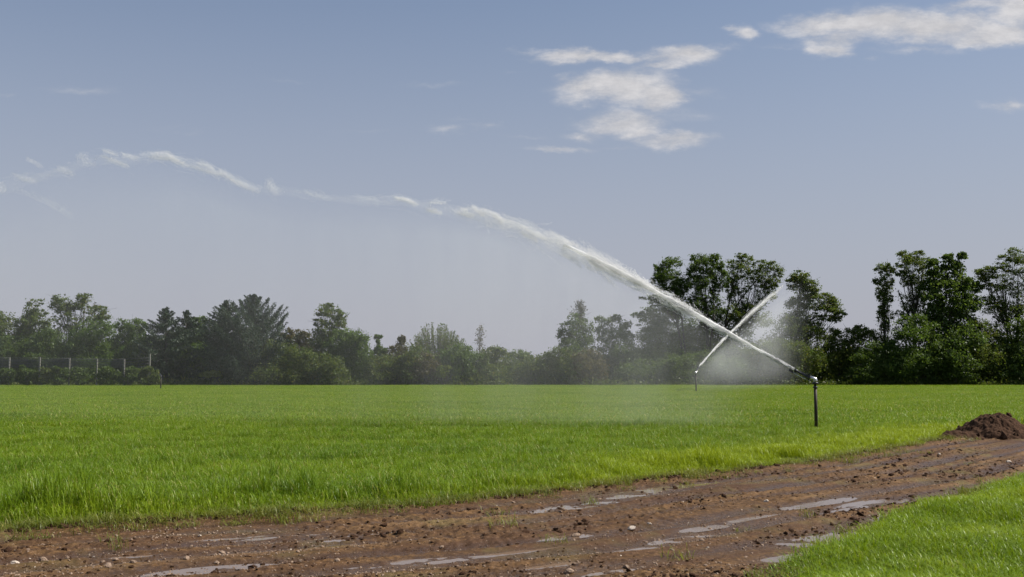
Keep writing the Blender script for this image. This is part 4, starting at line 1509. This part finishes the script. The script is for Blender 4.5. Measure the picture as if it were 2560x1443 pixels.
tree('broadleaf_tree', 'low bushy green tree with scalloped top left of the dark firs', 'tree', 325, 98,
     [(300, 812, 18, 14), (330, 815, 24, 16), (352, 818, 18, 14), (315, 845, 36, 26), (345, 850, 32, 28), (300, 880, 36, 34), (340, 890, 44, 38), (320, 920, 55, 34)], L_MID, seed=7)
conifer('pointed dark fir, first of the pair right of the trellis', 412, 97, 768, 72, 0.0, 8, 130, .18)
conifer('second pointed dark fir of the pair right of the trellis', 462, 99, 776, 62, 0.0, 9, 120, .18)
tree('broadleaf_tree', 'lighter green tree filling the gap between the fir groups', 'tree', 495, 101,
     [(488, 806, 16, 12), (505, 800, 14, 10), (495, 830, 26, 22), (490, 865, 34, 34), (500, 905, 40, 40)], L_MID, seed=10)
conifer('broad dark conifer with blunt top left of the tallest conifer', 565, 96, 751, 86, 0.0, 11, 140, .22, 1.2)
conifer('tallest dark conifer with upswept boughs on its side', 634, 95, 737, 98, 0.0, 12, 130, .55, 1.2)
tree('shrub', 'yellow green leaves standing in for a sunlit lawn gap below the blunt conifer', 'bush', 528, 93.5, [(528, 934, 26, 5, 1.2), (518, 938, 18, 5), (540, 936, 16, 5)], L_YEL, seed=13, size=.14, tr=.04)  # foliage in place of a bright lawn gap; its sunlit tone is leaf colour
# --- middle
tree('broadleaf_tree', 'brownish round tree just right of the tallest conifer', 'tree', 722, 102, [(722, 838, 18, 14), (708, 850, 22, 18), (730, 862, 24, 24), (718, 890, 34, 34)], L_RED, seed=14)
tree('broadleaf_tree', 'dark russet round tree behind the feathery tree', 'tree', 755, 101, [(752, 836, 20, 12), (764, 850, 24, 18), (750, 872, 30, 26), (765, 900, 34, 34)], L_RED, seed=15)
tree('locust_tree', 'airy tall tree standing above the bushes in mid hedge', 'tree', 822, 98,
     [(822, 769, 24, 9, .9), (808, 784, 20, 10, .8), (838, 784, 20, 10, .8), (856, 793, 10, 12, .8), (798, 806, 16, 8, .7), (826, 805, 26, 12, .7), (848, 815, 18, 10, .7), (812, 828, 28, 13, .8), (836, 835, 26, 14, .8), (800, 850, 30, 20), (820, 880, 40, 30)],
     L_LOCUST, seed=16, twigs=4)
tree('broadleaf_tree', 'full green rounded tree right beside the airy tall tree', 'tree', 870, 96,
     [(862, 838, 28, 16), (890, 846, 28, 18), (908, 858, 18, 18), (850, 862, 34, 24), (885, 875, 38, 28), (862, 900, 46, 34), (905, 898, 28, 30), (875, 930, 55, 30)], L_MID, seed=17)
tree('shrub', 'olive green bush at the foot of the tallest conifer', 'bush', 695, 94,
     [(680, 872, 30, 20), (712, 880, 34, 22), (660, 895, 34, 26), (700, 910, 44, 30), (745, 900, 36, 28), (670, 935, 44, 26), (730, 935, 44, 26)], L_OLIVE, seed=18)
tree('shrub', 'tawny olive bush below the airy tall tree', 'bush', 800, 93.5, [(805, 930, 34, 18, 1.1), (785, 905, 34, 24), (830, 915, 34, 24), (770, 940, 34, 18), (840, 942, 40, 18)], L_OLIVE, seed=19)
tree('shrub', 'narrow dark bush with a tufted spire left of the willow bush', 'bush', 948, 97,
     [(945, 843, 9, 6), (945, 856, 5, 8), (947, 872, 12, 10), (958, 880, 16, 10), (942, 888, 18, 14), (955, 905, 26, 22), (950, 935, 34, 26)], L_DARK, seed=20, size=.16)
tree('shrub', 'bush with russet tufts just left of the willow bush', 'bush', 1000, 97,
     [(1005, 847, 10, 7), (1000, 858, 12, 7), (988, 872, 16, 9), (1008, 876, 14, 10), (985, 895, 26, 18), (1010, 905, 28, 22), (995, 935, 36, 26)], L_RED, seed=21, size=.16)
fan_bush('large fan shaped willow bush with upright feathery shoots', 1092, 97, 811, 82, L_LOCUST, 22, 170)
tree('shrub', 'olive bush at the foot of the willow fan', 'bush', 985, 94, [(955, 905, 34, 20), (985, 918, 36, 24), (1020, 900, 30, 22), (1050, 890, 36, 22), (1030, 930, 44, 26), (960, 938, 40, 22)], L_OLIVE, seed=23)
tree('shrub', 'bright yellow green shrub low in the middle of the hedge', 'bush', 1108, 92.8, [(1110, 922, 18, 8, 1.1), (1104, 935, 20, 9), (1085, 940, 20, 9)], L_YEL, seed=24, size=.14, tr=.04)
tree('shrub', 'brownish bush left of the bright yellow green shrub', 'bush', 1060, 93.5, [(1060, 920, 30, 20), (1080, 905, 34, 20), (1040, 940, 34, 20), (1090, 940, 30, 18)], L_RED, seed=25)
tree('shrub', 'green bush filling the hedge right of the bright shrub', 'bush', 1150, 94, [(1150, 888, 34, 22), (1120, 900, 36, 24), (1180, 905, 36, 26), (1150, 925, 46, 28), (1195, 938, 36, 22)], L_MID, seed=26)
twig_tree('bare_tree', 'thin bare purple grey tree standing above the low hedge', 1198, 96, 810, 24, L_RED, 27, leaves=260, low=.52, tr=.09, upright=1.3)
tree('shrub', 'low olive bush at the foot of the bare purple tree', 'bush', 1235, 95, [(1225, 882, 26, 14), (1250, 885, 22, 14), (1210, 900, 30, 20), (1245, 910, 36, 24), (1225, 938, 46, 24)], L_OLIVE, seed=28)
tree('shrub', 'pale distant bush in the lowest dip of the hedge', 'bush', 1300, 99, [(1295, 885, 22, 11), (1312, 892, 20, 12), (1285, 905, 30, 20), (1310, 925, 40, 28)], L_LIGHT, seed=29)
tree('shrub', 'dark olive bush right of the lowest dip in the hedge', 'bush', 1345, 94.5, [(1335, 905, 26, 16), (1365, 898, 26, 16), (1310, 918, 34, 20), (1350, 928, 44, 26), (1300, 942, 40, 18)], L_OLIVE, seed=30)
tree('broadleaf_tree', 'tall grey topped tree thinning to bare twigs at its head', 'tree', 1445, 97,
     [(1440, 800, 24, 16, .7), (1425, 822, 26, 16, .9), (1462, 818, 20, 20, .9), (1412, 842, 20, 14), (1445, 848, 32, 22), (1425, 868, 30, 18), (1465, 862, 24, 26), (1440, 895, 40, 28), (1445, 932, 46, 28)], L_DARK, seed=31, twigs=6,
     bark=M_BARKG)
twig_tree('bare_tree', 'bare greyish twigs crowning the tall grey topped tree', 1450, 98, 752, 40, L_GREY, 32, leaves=1300, low=.62, upright=1.6, levels=4)
tree('shrub', 'russet bush at the foot of the tall grey topped tree', 'bush', 1480, 94, [(1480, 895, 24, 22), (1455, 905, 26, 20), (1490, 925, 34, 26), (1450, 940, 34, 18)], L_RED, seed=33)
tree('shrub', 'olive hedge bush left of the tall grey topped tree', 'bush', 1400, 94, [(1395, 885, 26, 16), (1420, 890, 24, 16), (1380, 910, 34, 22), (1415, 925, 40, 26), (1385, 942, 40, 18)], L_OLIVE, seed=34)
tree('broadleaf_tree', 'light green lobed tree between grey tree and the jet', 'tree', 1545, 98,
     [(1500, 800, 13, 11, .9), (1522, 805, 12, 9, .8), (1540, 798, 16, 10), (1560, 812, 18, 12), (1505, 826, 20, 14), (1545, 832, 32, 16), (1570, 845, 20, 18), (1520, 858, 30, 22), (1560, 880, 40, 28), (1520, 905, 40, 30), (1550, 938, 46, 24)], L_LIGHT, seed=35)
tree('locust_tree', 'pale branching tree behind the long jet left of the tall trio', 'tree', 1665, 99,
     [(1625, 745, 22, 8, .8), (1648, 756, 20, 9, .8), (1597, 788, 16, 6, .8), (1622, 778, 20, 10, .7), (1650, 785, 28, 14, .8), (1685, 780, 26, 16), (1630, 812, 34, 18), (1680, 820, 40, 24), (1640, 850, 46, 30), (1690, 865, 40, 34), (1650, 900, 55, 36), (1690, 935, 50, 28), (1620, 935, 50, 28)], L_LIGHT, seed=36, twigs=4)
# --- the tall trio and its neighbour
tree('locust_tree', 'leftmost of the three tall crowns behind the crossing jets', 'tree', 1715, 98,
     [(1680, 655, 24, 12), (1655, 666, 20, 12), (1670, 684, 30, 14), (1645, 700, 18, 11), (1690, 702, 24, 13), (1662, 722, 26, 11), (1700, 728, 18, 13), (1655, 742, 18, 7, .7), (1690, 752, 18, 12, .7), (1648, 685, 12, 8, .7), (1690, 776, 26, 15, .8), (1663, 764, 22, 11, .7), (1720, 752, 18, 16, .7), (1712, 712, 14, 16, .8)],
     L_DARK, seed=37, fork=.45, size=.145, extra_stems=[[(1715, 900), (1705, 800), (1685, 710)]])
tree('locust_tree', 'middle and densest of the three tall crowns behind the jets', 'tree', 1770, 97.5,
     [(1745, 650, 18, 12), (1780, 645, 22, 10), (1765, 664, 36, 14), (1738, 680, 22, 13), (1790, 682, 24, 14), (1760, 698, 34, 14), (1800, 668, 12, 12), (1740, 716, 26, 13), (1785, 716, 22, 14), (1758, 738, 30, 12, .7), (1790, 748, 16, 12, .6), (1735, 748, 16, 9, .6), (1765, 762, 18, 10, .5), (1760, 782, 32, 15, .8), (1732, 772, 22, 13, .8), (1798, 772, 22, 16, .8), (1812, 700, 12, 18, .8)],
     L_DARK, seed=38, fork=.5, size=.145, extra_stems=[[(1772, 900), (1768, 800), (1763, 700)], [(1774, 880), (1785, 790), (1782, 720)], [(1772, 850), (1752, 780), (1740, 745)]])
tree('locust_tree', 'rightmost and widest of the three tall crowns, airy with gaps', 'tree', 1812, 98.5,
     [(1852, 640, 14, 7, .8), (1868, 648, 16, 9, .8), (1838, 662, 22, 13, .8), (1870, 672, 26, 14, .8), (1905, 662, 20, 12, .8), (1932, 666, 18, 11, .8), (1950, 682, 14, 11, .7), (1830, 690, 18, 14, .8), (1862, 700, 26, 12, .7), (1900, 690, 24, 12, .8), (1930, 700, 18, 10, .7), (1828, 718, 14, 14, .9),
      (1850, 728, 20, 12, .7), (1890, 718, 20, 10, .6), (1826, 745, 14, 14, .7), (1868, 755, 18, 12, .5), (1838, 778, 26, 17, .8), (1882, 772, 28, 16, .8), (1912, 742, 24, 13, .7), (1925, 718, 20, 11, .7), (1855, 805, 30, 16, .8), (1905, 800, 28, 18, .8)], L_LOCUST, seed=39, fork=.45, size=.145, extra_stems=[[(1806, 900), (1815, 800), (1830, 720), (1850, 660)], [(1812, 820), (1850, 750), (1900, 690)]])
tree('locust_tree', 'spreading tree with stepped boughs right of the tall trio', 'tree', 1985, 97,
     [(2002, 688, 22, 10), (1985, 702, 18, 10), (2020, 708, 24, 9), (1998, 722, 28, 10), (2035, 722, 18, 8), (2010, 742, 26, 11), (2050, 742, 30, 9), (2082, 752, 20, 8), (2030, 762, 34, 11, .9), (2072, 772, 30, 9), (2098, 786, 14, 8), (2085, 800, 16, 6), (1985, 762, 22, 14), (1995, 790, 30, 18), (2040, 792, 30, 12, .7), (1975, 820, 40, 26), (2020, 826, 36, 20), (1970, 860, 50, 34)],
     L_LOCUST, seed=40, twigs=4, extra_stems=[[(1985, 900), (1990, 800), (2000, 720)], [(1990, 830), (2040, 790), (2090, 790)]])
tree('broadleaf_tree', 'dark green tree below the middle of the tall trio', 'tree', 1765, 99,
     [(1745, 830, 44, 30), (1790, 835, 40, 30), (1730, 870, 46, 34), (1790, 880, 46, 34), (1750, 920, 60, 38), (1820, 905, 46, 40), (1800, 790, 26, 18), (1850, 790, 24, 20), (1850, 830, 40, 30)], L_DARK, seed=41)
tree('shrub', 'broad olive bush behind the near sprinkler barrel', 'bush', 1955, 94.5,
     [(1900, 868, 34, 16), (1945, 865, 38, 16), (1990, 872, 34, 18), (1880, 895, 40, 26), (1930, 900, 44, 28), (1985, 905, 44, 30), (2030, 900, 34, 28), (1900, 935, 50, 24), (1970, 938, 50, 24)], L_OLIVE, seed=42)
tree('shrub', 'dark bush behind the base of the distant sprinkler', 'bush', 1760, 94.5, [(1700, 915, 40, 26), (1740, 905, 40, 26), (1790, 920, 44, 28), (1840, 925, 44, 28), (1650, 925, 40, 26), (1590, 925, 44, 28), (1720, 942, 60, 18)], L_DARK, seed=43)
tree('shrub', 'olive tree like bush in the dip right of the near sprinkler', 'bush', 2090, 97,
     [(2075, 835, 26, 16), (2060, 858, 28, 20), (2095, 862, 30, 22), (2130, 840, 26, 18), (2150, 828, 20, 14), (2140, 865, 34, 24), (2080, 895, 44, 30), (2130, 900, 44, 30), (2100, 935, 60, 26)], L_OLIVE, seed=44)
# --- right end
tree('locust_tree', 'slender upright tree standing left of the right hand group', 'tree', 2213, 97,
     [(2212, 664, 14, 8, .8), (2200, 676, 14, 8, .8), (2226, 678, 14, 8, .8), (2208, 694, 18, 9, .8), (2194, 704, 12, 8, .8), (2226, 704, 12, 9, .7), (2212, 722, 18, 10, .8), (2200, 742, 12, 12, .8), (2222, 745, 12, 14, .7), (2210, 768, 15, 13, .8), (2202, 790, 12, 12, .8), (2224, 792, 10, 12, .6), (2212, 818, 14, 14, .8), (2180, 840, 24, 16), (2205, 860, 26, 22)],
     L_LOCUST, seed=45, fork=.3, size=.145, extra_stems=[[(2213, 930), (2212, 820), (2212, 720)]])
tree('locust_tree', 'forked airy tree between the slender tree and the dark tree', 'tree', 2285, 96.5,
     [(2262, 638, 16, 8, .8), (2298, 635, 14, 7, .8), (2282, 650, 26, 9, .9), (2315, 650, 14, 9, .7), (2262, 664, 20, 10, .8), (2300, 668, 24, 10, .8), (2252, 684, 16, 9, .8), (2284, 686, 24, 11, .7), (2316, 690, 18, 10, .7), (2270, 706, 18, 11, .7), (2300, 710, 18, 11, .6), (2292, 736, 18, 14, .6), (2270, 772, 20, 11, .6), (2242, 784, 18, 8, .6), (2300, 760, 12, 12, .6), (2262, 742, 20, 13, .6), (2312, 738, 20, 16, .7), (2290, 782, 26, 12, .8)],
     L_LOCUST, seed=46, fork=.5, size=.145, extra_stems=[[(2288, 900), (2288, 780), (2280, 720), (2270, 670)], [(2290, 820), (2262, 770), (2245, 725)], [(2288, 780), (2300, 720), (2310, 660)]])
tree('broadleaf_tree', 'big dark coarse leaved tree, darkest of the right hand group', 'tree', 2370, 95.5,
     [(2335, 655, 12, 8), (2370, 643, 14, 7), (2404, 640, 14, 7), (2332, 672, 18, 12), (2368, 662, 20, 12), (2396, 664, 16, 12), (2345, 692, 26, 14), (2385, 690, 28, 16), (2325, 715, 26, 14), (2365, 720, 36, 18), (2415, 705, 22, 14), (2440, 720, 18, 12), (2405, 735, 36, 18), (2330, 745, 26, 18), (2370, 760, 44, 24), (2425, 760, 30, 20), (2335, 785, 34, 22), (2390, 800, 46, 30), (2350, 830, 50, 34), (2410, 850, 50, 36), (2360, 890, 55, 40), (2410, 920, 55, 34)],
     L_DARK, seed=47, size=.26, dens=1.15, fork=.2)
tree('locust_tree', 'leaning airy tree at the right picture edge with ivied trunk', 'tree', 2525, 96,
     [(2535, 628, 22, 9, .7), (2512, 645, 16, 9, .7), (2545, 650, 24, 12, .8), (2505, 664, 18, 9, .8), (2535, 675, 26, 12, .8), (2480, 674, 20, 9, .9), (2452, 680, 14, 7, .9), (2470, 694, 24, 9, .8), (2500, 694, 26, 12, .7), (2545, 700, 26, 14, .7), (2470, 716, 22, 8, .6), (2510, 722, 24, 11, .6), (2550, 730, 24, 14, .6), (2475, 745, 22, 8, .7), (2545, 758, 20, 14, .5), (2500, 770, 12, 14, .6), (2510, 795, 12, 16, .9), (2550, 785, 14, 16, .9), (2492, 748, 22, 12, .6), (2530, 770, 28, 16, .7), (2480, 775, 24, 12, .6), (2590, 660, 30, 24), (2600, 720, 30, 30)],
     L_LOCUST, seed=48, fork=.5, size=.145, extra_stems=[[(2535, 900), (2522, 810), (2502, 755), (2480, 705)], [(2540, 880), (2545, 790), (2545, 690)]])
tree('shrub', 'bushy green tree lit on its side below the forked airy tree', 'bush', 2290, 94,
     [(2285, 798, 30, 13), (2262, 815, 28, 15), (2310, 818, 32, 14), (2280, 838, 44, 18), (2330, 845, 26, 13), (2345, 868, 26, 14), (2300, 868, 44, 22), (2255, 860, 34, 26), (2340, 898, 30, 16), (2290, 905, 50, 30), (2330, 935, 44, 24), (2250, 920, 44, 32)], L_MID, seed=49)
tree('shrub', 'small dark bush under the big dark coarse leaved tree', 'bush', 2385, 93.2, [(2390, 895, 26, 16), (2375, 915, 34, 22), (2415, 920, 34, 22), (2395, 940, 46, 18)], L_DARK, seed=50)
tree('shrub', 'tangled olive bush between dark tree and right picture edge', 'bush', 2465, 95, [(2450, 820, 26, 18), (2485, 828, 26, 18), (2465, 850, 36, 26), (2500, 865, 34, 28), (2460, 895, 44, 34), (2490, 930, 50, 30)], L_OLIVE, seed=51)
tree('shrub', 'dark bush closing the hedge at the right picture edge', 'bush', 2545, 94.5, [(2545, 815, 26, 20), (2565, 840, 30, 26), (2535, 865, 34, 30), (2560, 900, 44, 34), (2530, 932, 50, 28), (2620, 880, 50, 60)], L_DARK, seed=52)
tree('shrub', 'dark hedge bush right below the slender upright tree', 'bush', 2190, 94, [(2180, 880, 34, 26), (2215, 890, 34, 28), (2165, 915, 40, 28), (2210, 930, 44, 26), (2150, 940, 40, 18)], L_DARK, seed=53)

# dense undergrowth behind the bushes that nobody could count
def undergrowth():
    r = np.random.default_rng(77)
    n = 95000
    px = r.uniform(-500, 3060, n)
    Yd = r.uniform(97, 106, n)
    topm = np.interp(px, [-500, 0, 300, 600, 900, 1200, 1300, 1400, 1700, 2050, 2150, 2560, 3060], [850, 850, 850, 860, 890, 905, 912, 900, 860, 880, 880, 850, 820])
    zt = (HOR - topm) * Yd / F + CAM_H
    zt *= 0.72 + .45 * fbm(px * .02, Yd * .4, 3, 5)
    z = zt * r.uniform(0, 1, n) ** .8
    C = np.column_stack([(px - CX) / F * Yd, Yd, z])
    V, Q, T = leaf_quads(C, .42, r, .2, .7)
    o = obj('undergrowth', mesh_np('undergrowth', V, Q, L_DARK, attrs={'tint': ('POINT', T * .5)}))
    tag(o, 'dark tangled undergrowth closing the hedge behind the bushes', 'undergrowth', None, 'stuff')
    n = 26000
    px = r.uniform(-400, 2960, n)
    Yd = FAR - .3 + r.exponential(.5, n)
    z = .12 + r.exponential(.18, n)
    C = np.column_stack([(px - CX) / F * Yd, Yd, z])
    V, Q, T = leaf_quads(C, .22, r, -.6, .4)
    o = obj('weeds', mesh_np('weeds', V, Q, L_OLIVE, attrs={'tint': ('POINT', T)}))
    tag(o, 'rough weeds along the foot of the hedge', 'weeds', None, 'stuff')


undergrowth()

# ------------------------------------------------------------------ trellis with its vines on the left
M_POST = mat_simple('concrete_post', (0.25, 0.24, 0.21), .85, var=.3, scale=6)
M_WIRE = mat_simple('wire', (0.10, 0.10, 0.11), .6, .3, var=.2)
YV = 91.5


def mat_net():
    m, t, out = mat_new('grey_net')
    d = t.node('ShaderNodeBsdfPrincipled', inp={'Base Color': (0.055, 0.055, 0.072, 1), 'Roughness': .8})
    t.l.new(d.outputs[0], out.inputs[0])
    return m


def trellis():
    o0 = np.array([P(0, 960, YV)[0], YV, 0])
    root = thing('vine_trellis', 'trellis of pale posts and wires at the far left field edge', 'trellis', tuple(o0))
    tops = [(-60, 893), (24, 893), (100, 893), (174, 895), (243, 897), (311, 897), (375, 885)]
    zs = []
    for a, b in tops:
        w = P(a, b, YV) - o0
        mb = MB()
        mb.box([w[0], 0, w[2] / 2], (.052, .05, w[2] / 2))
        mb.build('post', M_POST, root, smooth=False)
        zs.append((w[0], min(w[2], 2.62)))
    for hgt in (.99, .90, .80, .70):
        mb = MB()
        for (x0, z0), (x1, z1) in zip(zs[:-1], zs[1:]):
            mb.tube([[x0, -.07, z0 * hgt], [(x0 + x1) / 2, -.07, (z0 + z1) / 2 * hgt - .03], [x1, -.07, z1 * hgt]], .012, 5)
        mb.build('wire', M_WIRE, root)
    # anti-hail net hung along the top wires: an open weave of real threads
    net = MB()
    x0, x1 = zs[0][0], zs[-2][0]
    zz = np.linspace(1.75, 2.50, 13)
    for z_ in zz:
        xs = np.linspace(x0, x1, 40)
        net.tube(np.column_stack([xs, np.full(40, .075), z_ + .03 * np.sin(xs * 2.4) - (0 if z_ < 2.3 else .03)]), .013, 3, cap=False)
    for x_ in np.arange(x0, x1, .09):
        net.tube([[x_, .075, 1.74], [x_, .08, 2.1], [x_, .075, 2.5]], .009, 3, cap=False)
    net.build('net', mat_net(), root)
    return root


trellis()
VN = [(15, 'leafy dark vine at the foot of the first trellis post'), (70, 'leafy vine midway between the first two trellis posts'),
      (105, 'pale leaved vine climbing the second trellis post'), (150, 'low dark vine left of the third trellis post'),
      (205, 'rounded vine between the third and fourth trellis posts'), (270, 'dark vine between the fourth and fifth trellis posts'),
      (320, 'bushy vine at the foot of the fifth trellis post'), (372, 'last vine of the row under the tallest trellis post')]
for i, (a, lab) in enumerate(VN):
    tree('vine', lab, 'vine', a, YV - .3 + .1 * (i % 3), [(a - 14 + 9 * math.sin(i * 5.1), 941 + 4 * math.sin(i * 2.3), 15 + 4 * math.sin(i * 1.7), 11), (a + 14, 939 + 5 * math.sin(i * 3.7), 15, 12), (a + 8 * math.sin(i * 4.4), 929 + 4 * math.sin(i * 6.1), 14, 7), (a - 4, 953, 20, 9), (a + 12 * math.cos(i * 2.9), 924 + 4 * math.cos(i * 3.3), 8, 5)],
         L_OLIVE if i in (2, 7) else L_DARK, size=.15, tr=.03, seed=80 + i, group='vines along the trellis')
